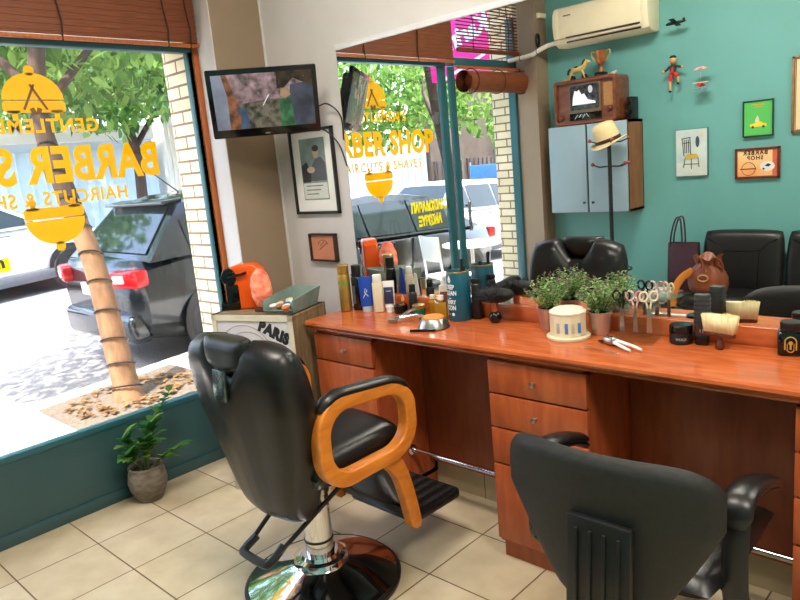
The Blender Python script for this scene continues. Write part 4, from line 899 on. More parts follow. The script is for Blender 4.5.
for q, s_ in enumerate(stem):
    pts = arc3(s_, 5); so = B().tube(pts, [0.006 - 0.0035 * i / len(pts) for i in range(len(pts))], 7).done('stem', mat('plant_stem', (92, 120, 60), 0.6, noise=0.2), t, sharp=60)
    b = B()
    nl = [15, 14, 13, 8, 12, 14][q]
    for i in range(nl):
        f = 0.40 + 0.6 * i / (nl - 1); p = pts[min(len(pts) - 1, int(f * (len(pts) - 1)))]; d = (pts[-1] - pts[0]).normalized(); sd_ = 1 if i % 2 else -1
        lat = Vector((rnd.uniform(0.2, 1), sd_ * rnd.uniform(0.5, 1), rnd.uniform(0.0, 0.7)))
        L_ = rnd.uniform(0.085, 0.13) if q != 0 else 0.062 + 0.012 * rnd.random()
        leaf(b, p, lat * 0.8 + d * 0.6, L_, L_ * 0.52, 0.25)
    b.done('leaves', M_PLEAF, so, sharp=180)
# ------------------------------------------------------------------ things on the worktop (top at 0.84)
ZT = 0.8405
def on(name, label, cat, x, y, rz=0, group=None): return thing(name, label, cat, (x, y, ZT), rz, group)
M_GOLD = mat('brushed_gold', (190, 148, 72), 0.35, 0.7, noise=0.2, ns=30)
M_NAVY = mat('navy_label', (38, 44, 76), 0.5, noise=0.1, ns=10)
M_BLUE = mat('blue_tube', (30, 70, 168), 0.35, noise=0.1, ns=10)
M_AMB = mat('amber_liquid', (206, 150, 34), 0.08, noise=0.1, trans=0.5)
M_BRNL = mat('brown_label', (140, 78, 66), 0.5, noise=0.2, ns=20)
def printing(parent, txt, size, M, m=M_WHITETXT, rad=None, sx=0.9, bold=0.0008, name='printing'):
    vs, fs = text_mesh(txt, size, sx, bold, 0.0006)
    if rad: vs = [(rad * math.sin(x / rad), y, (rad + z) * math.cos(x / rad)) for x, y, z in vs]
    return B().mesh(vs, fs, M).done(name, m, parent)
t = on('spray_bottle', 'tall gold can standing at the left end of the worktop', 'bottle', 0.858, -0.160)
B().lathe([(0.025, 0), (0.028, 0.004), (0.028, 0.165), (0.025, 0.172), (0.0, 0.173)]).done('can', M_GOLD, t)
B().lathe([(0.0265, 0.172), (0.0265, 0.214), (0.023, 0.218), (0.0, 0.218)]).done('cap', M_GOLD, t)
B().lathe([(0.0284, 0.128), (0.0284, 0.142)], cap=False).done('green_band', mat('green_band', (110, 150, 60), 0.5, noise=0.1), t)
t = on('hair_spray', 'tall black spray can between the gold can and the blue tube', 'bottle', 0.903, -0.122)
B().lathe([(0.023, 0), (0.0255, 0.004), (0.0255, 0.150), (0.021, 0.158), (0.0, 0.159)]).done('can', M_GLOSSB, t)
B().lathe([(0.021, 0.156), (0.021, 0.208), (0.018, 0.212), (0.0, 0.212)]).done('cap', M_PLAST, t)
B().box((0.0, -0.0255, 0.075), (0.020, 0.002, 0.085)).done('label', mat('grey_label', (92, 92, 92), 0.5, noise=0.3, ns=90), t)
def tube_body(w, d, h, z0):
    vs = []; fs = []; N = 8; seg = 20
    for i in range(N + 1):
        k = i / N; a = w / 2 * (0.86 + 0.14 * k); bb = d / 2 * (1 - k) ** 0.8 + 0.0018
        for j in range(seg): vs.append((a * math.cos(2 * math.pi * j / seg), bb * math.sin(2 * math.pi * j / seg), z0 + h * k))
    for i in range(N):
        for j in range(seg): fs.append((i * seg + j, i * seg + (j + 1) % seg, (i + 1) * seg + (j + 1) % seg, (i + 1) * seg + j))
    fs.append(tuple(range(seg - 1, -1, -1))); fs.append(tuple(N * seg + j for j in range(seg)))
    return B().mesh(vs, fs)
t = on('cream_tube', 'blue squeeze tube with white script standing on its cap', 'tube', 0.968, -0.130, R(35))
tube_body(0.068, 0.042, 0.135, 0.026).done('tube', M_BLUE, t); B().lathe([(0.022, 0), (0.023, 0.026), (0.0, 0.027)]).done('cap', mat('pale_blue_cap', (176, 192, 206), 0.4, noise=0.05), t)
B().tube([(-0.012, -0.0185, 0.065), (0.0, -0.017, 0.085), (0.008, -0.0155, 0.10), (0.0, -0.0155, 0.108), (-0.004, -0.017, 0.09), (0.012, -0.018, 0.072)], 0.0013, 6).done('script_mark', M_WHITETXT, t)
t = on('lotion_bottle', 'tall slim white bottle right of the blue tube', 'bottle', 1.030, -0.115, R(35))
B().prism(rrect(0.048, 0.034, 0.012), 0.135, Matrix.Translation((0, 0, 0)), bev=0.004).done('body', M_CREAM, t); B().prism(rrect(0.040, 0.028, 0.010), 0.036, Matrix.Translation((0, 0, 0.135)), bev=0.003).done('cap', M_WHITE, t)
t = on('shave_tube', 'small white tube with a navy label standing before the mirror', 'tube', 1.085, -0.100, R(35))
tube_body(0.052, 0.036, 0.120, 0.022).done('tube', M_WHITE, t); B().lathe([(0.017, 0), (0.018, 0.022), (0.0, 0.023)]).done('cap', M_WHITE, t)
B().box((0.0, -0.0150, 0.078), (0.042, 0.003, 0.075), Matrix.Rotation(R(-5), 3, 'X'), bev=0.001).done('label', M_NAVY, t)
b = B()
for k in range(4): b.box((0.0, -0.0172 + k * 0.0009, 0.058 + k * 0.013), (0.026 - 0.004 * (k % 2), 0.0008, 0.003))
b.done('printed_lines', M_WHITETXT, t)
t = on('wax_jar', 'low glossy black jar between the navy labelled tube and the black bottle', 'jar', 1.150, -0.100)
B().lathe([(0.028, 0), (0.030, 0.004), (0.030, 0.020), (0.0, 0.021)]).done('jar', M_GLOSSB, t); B().lathe([(0.031, 0.021), (0.031, 0.036), (0.028, 0.039), (0.0, 0.039)]).done('lid', M_GLOSSB, t)
t = on('dropper_bottle', 'tiny amber bottle with a pointed orange cap in front of the mirror', 'bottle', 1.120, -0.052)
B().lathe([(0.012, 0), (0.013, 0.003), (0.013, 0.030), (0.006, 0.038), (0.006, 0.042)]).done('bottle', mat('amber_bottle', (140, 84, 30), 0.1, noise=0.1, trans=0.4), t); B().lathe([(0.0075, 0.042), (0.007, 0.055), (0.002, 0.068), (0.0, 0.069)]).done('cap', mat('orange_cap', (220, 160, 90), 0.4, noise=0.1), t)
t = on('black_bottle', 'small upright black bottle behind the green jar', 'bottle', 1.197, -0.068)
B().lathe([(0.018, 0), (0.019, 0.004), (0.019, 0.085), (0.014, 0.093), (0.0, 0.094)]).done('bottle', M_PLAST, t); B().lathe([(0.0145, 0.092), (0.0145, 0.122), (0.012, 0.127), (0.0, 0.127)]).done('cap', M_GLOSSB, t)
t = on('pomade_jar', 'small green jar with a gold lid', 'jar', 1.262, -0.105)
B().lathe([(0.026, 0), (0.029, 0.004), (0.029, 0.030), (0.0, 0.031)]).done('jar', mat('green_glass_jar', (26, 96, 62), 0.2, noise=0.1), t); B().lathe([(0.0285, 0.031), (0.0285, 0.046), (0.025, 0.049), (0.0, 0.049)]).done('lid', M_GOLD, t)
t = on('cologne_bottle', 'small amber cologne bottle with a cream cap beside the green jar', 'bottle', 1.308, -0.062)
B().lathe([(0.020, 0), (0.021, 0.003), (0.021, 0.055), (0.009, 0.064), (0.009, 0.068)]).done('bottle', M_AMB, t); B().lathe([(0.012, 0.068), (0.012, 0.085), (0.0, 0.086)]).done('cap', M_CREAM, t)
t = on('aftershave_bottle', 'square amber aftershave bottle against the teal canister', 'bottle', 1.415, -0.135, R(30))
B().prism(rrect(0.050, 0.034, 0.006), 0.075, bev=0.004).done('bottle', M_AMB, t); B().cyl((0, 0, 0.075), (0, 0, 0.086), 0.010).done('neck', M_GOLD, t); B().cyl((0, 0, 0.086), (0, 0, 0.104), 0.013).done('cap', M_WHITE, t)
t = on('mist_bottle', 'clear mist bottle with a brown label behind the amber bottles', 'bottle', 1.372, -0.052, R(30))
B().prism(rrect(0.046, 0.034, 0.008), 0.130, bev=0.004).done('bottle', mat('frosted_bottle', (214, 204, 186), 0.35, noise=0.05), t)
B().box((0, -0.0175, 0.078), (0.038, 0.002, 0.052)).done('label', M_BRNL, t); B().cyl((0, 0, 0.130), (0, 0, 0.150), 0.016).cyl((0, 0, 0.15), (0, 0, 0.168), 0.010).box((0, -0.008, 0.166), (0.012, 0.03, 0.010)).done('spray_head', M_WHITE, t)
t = on('shaving_bowl', 'silver dish holding an orange soap cake', 'bowl', 1.468, -0.250)
B().lathe([(0.0, 0.0), (0.058, 0.0), (0.064, 0.005), (0.060, 0.018), (0.050, 0.036), (0.047, 0.040), (0.042, 0.038), (0.0, 0.034)], seg=36, cap=False).done('dish', M_STEEL, t, sharp=50); B().lathe([(0.044, 0.037), (0.044, 0.044), (0.038, 0.049), (0.0, 0.051)], seg=32).done('soap', mat('orange_soap', (224, 140, 60), 0.55, noise=0.1, ns=20), t)
t = on('hair_clipper', 'chrome hand clipper lying on the worktop left of the silver dish', 'clipper', 1.315, -0.215, R(20))
B().tube(arc3([(-0.07, -0.012, 0.012), (-0.03, -0.004, 0.02), (0.02, 0.012, 0.026), (0.085, 0.03, 0.014)], 5), [0.010, 0.012, 0.013, 0.013, 0.012, 0.011, 0.010, 0.009, 0.008, 0.007, 0.006, 0.006, 0.005, 0.005, 0.005, 0.004], 8).done('handle', M_CHROME, t, sharp=60)
B().tube(arc3([(-0.06, 0.0, 0.014), (-0.01, 0.015, 0.045), (0.03, 0.01, 0.055)], 4), 0.006, 8).box((-0.075, -0.012, 0.012), (0.035, 0.045, 0.012), bev=0.003).done('blade_head', M_STEEL, t)
t = on('clipper_cord', 'short black cord behind the chrome hand clipper', 'cord', 1.34, -0.15)
t.name = 'clipper_cord'; B().tube(arc3([(-0.02, -0.02, 0.004), (0.02, 0.02, 0.004), (0.06, 0.01, 0.004), (0.07, -0.03, 0.004)], 6), 0.0035, 6).done('lead', M_PLAST, t)
t = on('straight_razor', 'folded black razor lying in front of the silver dish', 'razor', 1.475, -0.318, R(28))
B().box((-0.005, 0, 0.005), (0.105, 0.012, 0.009), bev=0.003).done('handle', M_GLOSSB, t); B().box((0.0, 0.008, 0.005), (0.085, 0.010, 0.002)).cyl((0.048, 0, 0.001), (0.048, 0, 0.011), 0.003, seg=8).done('blade', M_STEEL, t)
# teal canister
t = on('canister', 'dark teal cylindrical canister with white lettering', 'canister', 1.480, -0.092)
MT_ = mat('dark_teal_canister', (12, 84, 104), 0.35, noise=0.08, ns=6)
B().lathe([(0.0, 0.004), (0.046, 0.0), (0.048, 0.004), (0.048, 0.200), (0.046, 0.203), (0.044, 0.200), (0.044, 0.02), (0.0, 0.018)], seg=40, cap=False).done('body', MT_, t, sharp=50)
B().lathe([(0.0483, 0.198), (0.0488, 0.202), (0.0470, 0.204)], seg=40, cap=False).done('rim', M_GOLD, t)
aim = math.atan2(-2.27 + 0.09, 3.25 - 1.480) - R(50)
FM = Matrix.Translation((0, 0, 0)) @ Matrix.Rotation(aim + R(90), 4, 'Z') @ frame((0, 0, 0), (1, 0, 0), (0, 0, 1))
for txt, z, s_ in (('DEEP', 0.142, 0.026), ('CLEAN', 0.117, 0.026), ('\u2013', 0.098, 0.026), ('BERRY', 0.080, 0.024), ('ICON', 0.056, 0.026)):
    vs, fs = text_mesh(txt, s_, 0.78, 0.0006, 0.0005); rd = 0.0482
    vs = [(rd * math.sin(x / rd), y + z, (rd + zz) * math.cos(x / rd)) for x, y, zz in vs]
    B().mesh(vs, fs, FM).done('lettering', M_WHITETXT, t)
vs = []; dp = [(0.0, 0.020), (0.004, 0.012), (0.0085, 0.004), (0.0085, -0.002), (0.005, -0.008), (0.0, -0.0095), (-0.005, -0.008), (-0.0085, -0.002), (-0.0085, 0.004), (-0.004, 0.012)]
def wrapped(poly, cx, cz, rd=0.0485):
    return [(rd * math.sin((x + cx) / rd), y + cz, rd * math.cos((x + cx) / rd)) for x, y in poly]
B().mesh(wrapped(dp, 0, 0.170), [tuple(range(len(dp)))], FM).done('drop_mark', M_WHITETXT, t)
B().mesh(wrapped(circ(0.007, 16), 0.012, 0.030), [tuple(range(16))], FM).mesh(wrapped([(-0.012, 0.0015), (0.0, 0.0015), (0.0, -0.0015), (-0.012, -0.0015)], -0.004, 0.030), [(0, 1, 2, 3)], FM).done('round_mark', M_WHITETXT, t)
def comb_in(label, dx, dy, top, m):
    t_ = thing('comb', label, 'comb', (1.480, -0.092, ZT + 0.02))
    B().tube([(dx * 0.4, dy * 0.4, 0.0), (dx, dy, top * 0.7), (dx * 1.2, dy * 1.2, top)], 0.006, 8, sx=0.5).done('handle', m, t_)
    B().box((dx * 1.0, dy * 1.0, top * 0.86), (0.012, 0.006, top * 0.26), bev=0.002).done('spine', m, t_)
comb_in('black comb standing in the teal canister', 0.028, -0.006, 0.235, M_PLAST)
comb_in('second black comb at the back of the teal canister', 0.010, 0.026, 0.200, M_PLAST)
t = on('trimmer', 'black hair trimmer standing right of the teal canister', 'trimmer', 1.545, -0.060, R(20))
B().box((0, 0, 0.075), (0.042, 0.034, 0.15), bev=0.010, taper=(0.9, 0.9)).done('body', M_PLAST, t, sharp=50); B().box((0, 0, 0.158), (0.036, 0.022, 0.018), bev=0.002).done('blade', M_PLAST, t)
# duster brush
t = on('duster_brush', 'neck duster with bushy black bristles on a copper and black handle', 'brush', 1.650, -0.085)
B().lathe([(0.0, 0.0), (0.016, 0.0), (0.024, 0.010), (0.026, 0.024), (0.020, 0.038), (0.011, 0.046), (0.0, 0.047)], seg=24, cap=False).done('handle', M_GLOSSB, t, sharp=60)
B().cyl((0, 0, 0.044), (0, 0, 0.084), 0.0125, 0.0145).done('ferrule', mat('copper', (206, 130, 96), 0.3, 0.6, noise=0.1), t)
def tuft(b_, n, base, r0, dirf, L, thick, seed):
    rg = random.Random(seed)
    for _ in range(n):
        a = rg.uniform(0, 6.28); r_ = r0 * math.sqrt(rg.random()); p = Vector(base) + Vector((r_ * math.cos(a), r_ * math.sin(a), 0)); d = dirf(rg, a, r_ / r0); l_ = L * rg.uniform(0.8, 1.05)
        side = Vector((d.y, -d.x, 0.2)).normalized() * thick
        q = p + d * l_ * 0.55; e = p + d * l_ - Vector((0, 0, 1)) * l_ * 0.10
        b_.mesh([p - side, p + side, q + side, q - side, e], [(0, 1, 2, 3), (3, 2, 4)])
b = B(); b.ell((0.010, 0.0, 0.110), (0.082, 0.042, 0.030), Matrix.Rotation(R(-6), 3, 'Y'), 24, 14)
def fan(rg, a, k): return Vector((rg.uniform(-1, 1.25), rg.uniform(-0.55, 0.55), rg.uniform(-0.12, 0.55))).normalized()
tuft(b, 900, (0.008, 0, 0.106), 0.040, fan, 0.062, 0.0014, 4)
b.done('bristles', mat('black_bristles', (24, 22, 22), 0.7, noise=0.3, ns=40), t, sharp=180)
# potted herbs
M_HERB = leaf_mat('herb_leaf', (126, 168, 100), (204, 226, 168)); M_HERBF = leaf_mat('herb_flower', (112, 92, 96), (150, 126, 126))
M_POT = mat('pinkish_tin_pot', (196, 170, 158), 0.3, 0.55, noise=0.1, ns=10)
def herb(label, x, y, seed, w, h):
    t = on('potted_herb', label, 'plant', x, y, 0, 'little potted herbs on the worktop')
    B().lathe([(0.0, 0.0), (0.029, 0.0), (0.031, 0.003), (0.041, 0.078), (0.043, 0.081), (0.039, 0.082), (0.038, 0.075)], seg=28, cap=False).done('pot', M_POT, t, sharp=50)
    B().lathe([(0.0, 0.074), (0.039, 0.073)], seg=20, cap=False).done('soil', mat('potting_soil', (58, 44, 32)), t)
    rg = random.Random(seed); st = B(); lf = B(); fl = B()
    for i in range(46):
        a = rg.uniform(0, 6.28); sp_ = math.sqrt(rg.random()); d = Vector((w * sp_ * math.cos(a), w * sp_ * math.sin(a), h * rg.uniform(0.72, 1.0) * (1 - 0.35 * sp_ ** 2)))
        p0 = Vector((d.x * 0.3, d.y * 0.3, 0.075)); p1 = p0 + d
        st.tube([p0, p0.lerp(p1, 0.5) + Vector((0, 0, 0.008)), p1], 0.0011, 4)
        for k in range(15):
            f = 0.12 + 0.88 * k / 14; p = p0.lerp(p1, f); aa = rg.uniform(0, 6.28)
            leaf(lf, p, (math.cos(aa), math.sin(aa), rg.uniform(-0.2, 0.7)), 0.0165 * rg.uniform(0.7, 1.2), 0.0085, 0.2)
        if rg.random() < 0.5:
            for k in range(5): leaf(fl, p1 + Vector((rg.uniform(-.006, .006), rg.uniform(-.006, .006), rg.uniform(-.008, .012))), (rg.uniform(-1, 1), rg.uniform(-1, 1), 1), 0.010, 0.006, 0.1)
    st.done('stems', mat('plant_stem', (92, 120, 60)), t, sharp=180); lf.done('leaves', M_HERB, t, sharp=180); fl.done('flowers', M_HERBF, t, sharp=180)
herb('potted herb with mauve tips left of the cream round box', 1.895, -0.088, 21, 0.070, 0.135)
herb('potted herb with mauve tips right of the cream round box', 2.098, -0.080, 22, 0.060, 0.130)
# cream round box
t = on('round_box', 'cream faceted round box with blue doors painted on it, on a round base', 'box', 2.020, -0.165, R(-20))
B().lathe([(0.0, 0.0), (0.074, 0.0), (0.076, 0.004), (0.076, 0.010), (0.072, 0.013), (0.0, 0.013)], seg=36, cap=False).done('base', M_CREAM, t)
B().prism(circ(0.063, 12), 0.078, Matrix.Translation((0, 0, 0.013)), bev=0.002).done('box', M_CREAM, t, sharp=20)
B().lathe([(0.065, 0.091), (0.065, 0.096), (0.050, 0.106), (0.0, 0.109)], seg=12).done('lid', mat('ivory_lid', (232, 224, 200), 0.45, noise=0.06), t, sharp=20)
aimb = math.atan2(-2.27 + 0.165, 3.25 - 2.02) + R(20)
for q, nm, cc in ((-34, 'grey_panel', (176, 170, 162)), (-6, 'blue_door', (70, 132, 196)), (14, 'grey_strip', (190, 184, 172)), (36, 'blue_door', (70, 132, 196))):
    a = aimb + R(q); a_ = R(30) * math.floor(a / R(30)) + R(15)
    rr_ = 0.0630 * math.cos(R(15)) / math.cos(a - a_) + 0.0012
    B().box((rr_ * math.cos(a), rr_ * math.sin(a), 0.045), (0.0016, 0.011, 0.036), Matrix.Rotation(a_, 3, 'Z'), bev=0.0004).done(nm, mat(nm, cc, 0.5, noise=0.1, ns=30), t)
# acrylic stand with scissors
t = on('scissor_stand', 'clear bent acrylic stand holding barber scissors', 'stand', 2.235, -0.095, R(8))
def strip(pts, w, th, b_):
    for p, q in zip(pts, pts[1:]):
        p, q = Vector(p), Vector(q); L_ = (q - p).length; a = math.atan2(q.z - p.z, q.y - p.y)
        b_.box(((p + q) / 2), (w, L_ + th, th), Matrix.Rotation(a, 3, 'X'))
    return b_
strip([(0, -0.075, 0.003), (0, 0.045, 0.003), (0, 0.040, 0.112), (0, -0.045, 0.114), (0, -0.050, 0.090)], 0.150, 0.004, B()).done('bent_sheet', M_CLEAR, t, sharp=20)
MS_ = [('black', M_GLOSSB, -0.045), ('red and white', mat('red_white_handle', (190, 60, 50), 0.4, c2=(236, 226, 214), ns=60), 0.0), ('cream', M_CREAM, 0.045)]
for nm, m_, dx in MS_:
    s_ = thing('scissors', 'barber scissors with %s finger rings hanging in the clear stand' % nm, 'scissors', (2.235 + dx, -0.095 + dx * 0.14, ZT + 0.118), R(8 + 25 * (dx > 0)), 'scissors in the clear stand')
    for q in (-1, 1):
        h_ = B().tube([(q * 0.016 + 0.013 * math.cos(R(a)), 0, 0.030 + 0.016 * math.sin(R(a))) for a in range(0, 360, 24)], 0.0035, 8, True).tube([(q * 0.010, 0, 0.016), (q * 0.003, 0, -0.012)], 0.0032, 8).done('finger_ring', m_, s_)
        B().box((-q * 0.003, q * 0.0012, -0.052), (0.008, 0.002, 0.085), Matrix.Rotation(R(q * 2), 3, 'Y')).done('blade', M_STEEL, s_)
    B().cyl((0, -0.004, -0.012), (0, 0.004, -0.012), 0.004, seg=10).done('screw', M_STEEL, s_)
t = on('hand_clipper', 'silver hand clipper with long levers lying in front of the clear stand', 'clipper', 2.235, -0.215, R(-25))
B().box((-0.045, 0.0, 0.016), (0.055, 0.034, 0.026), bev=0.010).done('head', M_STEEL, t); B().tube([(-0.02, 0.004, 0.018), (0.05, 0.012, 0.014), (0.09, 0.012, 0.010)], [0.007, 0.005, 0.004], 8).tube([(-0.02, -0.006, 0.014), (0.04, -0.014, 0.010), (0.07, -0.016, 0.008)], [0.006, 0.005, 0.004], 8).done('lever', M_WHITE, t); B().box((-0.078, 0.0, 0.008), (0.016, 0.038, 0.006), bev=0.001).done('blade', M_PLAST, t)
t = on('acrylic_strip', 'clear acrylic strip lying flat before the silver hand clipper', 'strip', 2.20, -0.275, R(-8)); B().box((0, 0, 0.002), (0.13, 0.014, 0.004), bev=0.001).done('sheet', M_CLEAR, t)
# right-hand products
t = on('styling_jar', 'squat black wax jar with grey print, lid screwed on', 'jar', 2.382, -0.080)
B().lathe([(0.033, 0), (0.036, 0.004), (0.036, 0.034), (0.034, 0.036), (0.0, 0.036)], seg=32).done('jar', M_PLAST, t); B().lathe([(0.0365, 0.037), (0.0365, 0.058), (0.033, 0.062), (0.0, 0.062)], seg=32).done('lid', M_GLOSSB, t)
aj = math.atan2(-2.27 + 0.085, 3.25 - 2.382); FJ = Matrix.Rotation(aj + R(90), 4, 'Z') @ frame((0, 0, 0), (1, 0, 0), (0, 0, 1))
vs, fs = text_mesh('WAX', 0.012, 1.2, 0.0003, 0.0004); B().mesh([(0.0362 * math.sin(x / 0.0362), y + 0.018, (0.0362 + z) * math.cos(x / 0.0362)) for x, y, z in vs], fs, FJ).done('print', mat('grey_print', (150, 150, 148), 0.5, noise=0.05), t)
t = on('ribbed_tube', 'tall black ribbed bottle standing left of the cream neck brush', 'bottle', 2.448, -0.075, R(10))
b = B().prism(rrect(0.046, 0.032, 0.008), 0.135, Matrix.Translation((0, 0, 0.03)), bev=0.003)
for k in range(7): b.box((0, 0, 0.066 + k * 0.0135), (0.0475, 0.0335, 0.005), bev=0.001)
b.done('body', mat('dark_grey_plastic', (48, 48, 50), 0.45, noise=0.15), t); B().prism(rrect(0.040, 0.030, 0.008), 0.031, bev=0.003).done('cap', M_GLOSSB, t)
b = B()
for k in range(3): b.box((0.004 + 0.008 * (k - 1), -0.0163, 0.048), (0.004, 0.001, 0.010 + 0.004 * k))
b.done('pale_mark', M_STEEL, t)
t = on('neck_brush', 'neck brush with a wide cream bristle fan and dark turned wood handle', 'brush', 2.512, -0.105, R(-12)); t.scale = (0.82, 0.82, 0.86)
M_DWD = mat('dark_turned_wood', (96, 48, 32), 0.35, noise=0.3, ns=20, stretch=(2, 2, 0.5))
B().lathe([(0.0, 0.0), (0.012, 0.0), (0.016, 0.006), (0.0165, 0.018), (0.009, 0.034), (0.008, 0.042), (0.013, 0.050), (0.0, 0.052)], seg=20, cap=False).done('handle', M_DWD, t, sharp=60)
B().prism(rrect(0.120, 0.032, 0.015), 0.016, Matrix.Translation((0, 0, 0.048)), bev=0.004).done('head', M_DWD, t)
b = B().box((0, 0, 0.094), (0.116, 0.028, 0.064), taper=(1.16, 1.3)); rg = random.Random(5)
for _ in range(500):
    x, y = rg.uniform(-0.055, 0.055), rg.uniform(-0.012, 0.012); e = Vector((x * 1.17 + rg.gauss(0, .002), y * 1.5 + rg.gauss(0, .002), 0.122 + rg.uniform(0, 0.008) + 0.004 * math.sin(x * 60))); p = Vector((x, y, 0.062)); s_ = Vector((0.0007, 0.0004, 0))
    b.mesh([p - s_, p + s_, e + s_, e - s_], [(0, 1, 2, 3)])
b.done('bristles', mat('cream_bristles', (250, 234, 180), 0.7, noise=0.12, ns=120, stretch=(1, 1, 0.1)), t, sharp=180)
t = on('square_jar', 'square shouldered black jar with a gold emblem at the right edge', 'jar', 2.700, -0.070, R(14)); t.scale = (0.86, 0.86, 0.86)
B().prism(rrect(0.080, 0.075, 0.014), 0.082, bev=0.006).lathe([(0.03, 0.08), (0.028, 0.092)]).done('jar', M_GLOSSB, t); B().lathe([(0.033, 0.088), (0.034, 0.091), (0.034, 0.112), (0.031, 0.115), (0.0, 0.115)], seg=32).done('lid', M_PLAST, t)
b = B(); MGOLDP = mat('gold_print', (206, 158, 70), 0.4, 0.3, noise=0.08)
fmj = frame((0, -0.0382, 0.043), (1, 0, 0), (0, 0, 1))
b.tube([Vector((0.017 * math.cos(R(a)), 0.008 + 0.017 * math.sin(R(a)), 0)) for a in range(0, 181, 12)], 0.0024, 6, sx=0.5); b.box((-0.017, -0.006, 0), (0.0045, 0.028, 0.001)).box((0.017, -0.006, 0), (0.0045, 0.028, 0.001))
b.tube([Vector((0.010 * math.cos(R(a)), -0.018 + 0.010 * math.sin(R(a)), 0)) for a in range(180, 361, 15)], 0.002, 6, sx=0.5).prism(circ(0.007, 14, (0, 0.004)), 0.0006).box((0, -0.010, 0), (0.006, 0.018, 0.001)).box((-0.010, -0.008, 0), (0.002, 0.02, 0.001)).box((0.010, -0.008, 0), (0.002, 0.02, 0.001))
bmesh.ops.transform(b.bm, matrix=fmj, verts=b.bm.verts); b.done('emblem', MGOLDP, t)
# ------------------------------------------------------------------ the teal wall side, seen in the mirror
YW = ROOM_Y
# wall cabinet
t = thing('wall_cabinet', 'wall cabinet with two pale blue doors and wooden sides', 'cabinet', (0.385, YW, 1.0))
CW, CD, CH = 0.636, 0.228, 0.642
M_CSW = mat('brown_veneer', (150, 96, 54), 0.45, c2=(128, 78, 42), ns=7, stretch=(4, 4, 0.7))
B().box((0.009, CD / 2, CH / 2), (0.018, CD, CH)).box((CW - 0.009, CD / 2, CH / 2), (0.018, CD, CH)).box((CW / 2, CD / 2, 0.009), (CW, CD, 0.018)).box((CW / 2, CD / 2, CH - 0.009), (CW, CD, 0.018)).box((CW / 2, 0.006, CH / 2), (CW, 0.012, CH)).done('carcass', M_CSW, t)
B().box((CW / 2, CD - 0.002, CH / 2), (CW - 0.004, 0.006, CH - 0.004)).done('gap_shade_panel', M_SHADOWGAP, t)  # dark sheet behind the doors, painted shade for the gaps round them
for q in (0, 1):
    d_ = B().box((CW * (0.25 + 0.5 * q), CD + 0.009, CH / 2), (CW / 2 - 0.016, 0.016, CH - 0.006), bev=0.002).done('door', mat('powder_blue_door', (150, 176, 190), 0.5, noise=0.05, ns=8), t)
    B().lathe([(0.006, 0), (0.005, 0.012), (0.010, 0.018), (0.0, 0.022)], (CW * (0.46 if q == 0 else 0.57), CD + 0.017, 0.075), 12, Matrix.Rotation(R(-90), 4, 'X')).done('knob', M_PLAST, d_)
zc = 1.643
# old tv set
t = thing('vintage_television', 'vintage wooden television with a black and white picture on the wall cabinet', 'television', (0.698, YW + 0.135, zc))
M_TVW = mat('walnut_tv_case', (128, 70, 40), 0.35, c2=(96, 50, 28), ns=8, stretch=(1, 4, 4))
w, h, d = 0.49, 0.318, 0.215
out = rrect(w, h, 0.03, 5); inn = rrect(w - 0.045, h - 0.045, 0.012, 5)
FT = frame((0, 0, h / 2 + 0.002), (-1, 0, 0), (0, 0, 1))       # local z = +y (towards the room)
cb = ring_prism(B(), out, inn, -0.10, 0.115, Matrix()); cb.prism(inn, 0.19, Matrix.Translation((0, 0, -0.099)))
cs = flat(cb, 'case', M_TVW, t, FT)
flat(B().box((0.0, 0.022, 0.096), (0.250, 0.205, 0.012), bev=0.004), 'screen_surround', mat('grey_gold_surround', (120, 108, 84), 0.4, 0.4, noise=0.1), t, FT)
sc_ = flat(B().prism(rrect(0.226, 0.172, 0.012), 0.006, Matrix.Translation((0, 0.028, 0.101)), bev=0.002), 'screen', mat('old_screen_picture', (70, 74, 80), 0.2, c2=(20, 22, 28), ns=30, emit=0.10), t, FT)
flat(B().prism([(0.095, -0.05), (-0.09, -0.05), (-0.085, -0.035), (-0.03, -0.02), (0.0, 0.025), (0.02, 0.02), (0.04, 0.055), (0.055, 0.045), (0.075, 0.05), (0.09, 0.0)], 0.0006, Matrix.Translation((0, 0.028, 0.1075))), 'white_figure', mat('screen_white_figure', (236, 238, 240), 0.3, noise=0.05, emit=0.25), sc_, FT)
flat(B().prism(circ(0.02, 12, (-0.05, 0.05), 0.9, 1.3), 0.0006, Matrix.Translation((0, 0.028, 0.1075))), 'pale_patch', mat('screen_pale_patch', (196, 200, 206), 0.3, noise=0.2, ns=40, emit=0.15), sc_, FT)
flat(B().box((0, -0.105, 0.096), (0.250, 0.050, 0.010), bev=0.002), 'dial_panel', M_GLOSSB, t, FT)
b = B()
for k in range(4): b.box((0.07 - k * 0.03, -0.105 + 0.004 * (k % 2), 0.1015), (0.003, 0.036, 0.001), Matrix.Rotation(R(38 if k < 3 else -40), 3, 'Z'))
flat(b, 'panel_marks', M_STEEL, t, FT)
for x, y in ((0.195, -0.105), (-0.185, -0.075)):
    flat(B().lathe([(0.020, 0.09), (0.020, 0.104), (0.014, 0.108), (0.014, 0.120), (0.0, 0.121)], (x, y, 0), 18), 'knob', M_DWD, t, FT)
flat(B().box((-0.18, 0.03, 0.093), (0.07, 0.16, 0.004)), 'speaker_cloth', mat('tan_speaker_cloth', (170, 124, 76), 0.8, noise=0.2, ns=90), t, FT)
B().lathe([(0.016, 0), (0.014, 0.014), (0.0, 0.015)], (0.2465, -0.04, 0.06), 14, Matrix.Rotation(R(90), 4, 'Y')).done('side_knob', M_DWD, t)
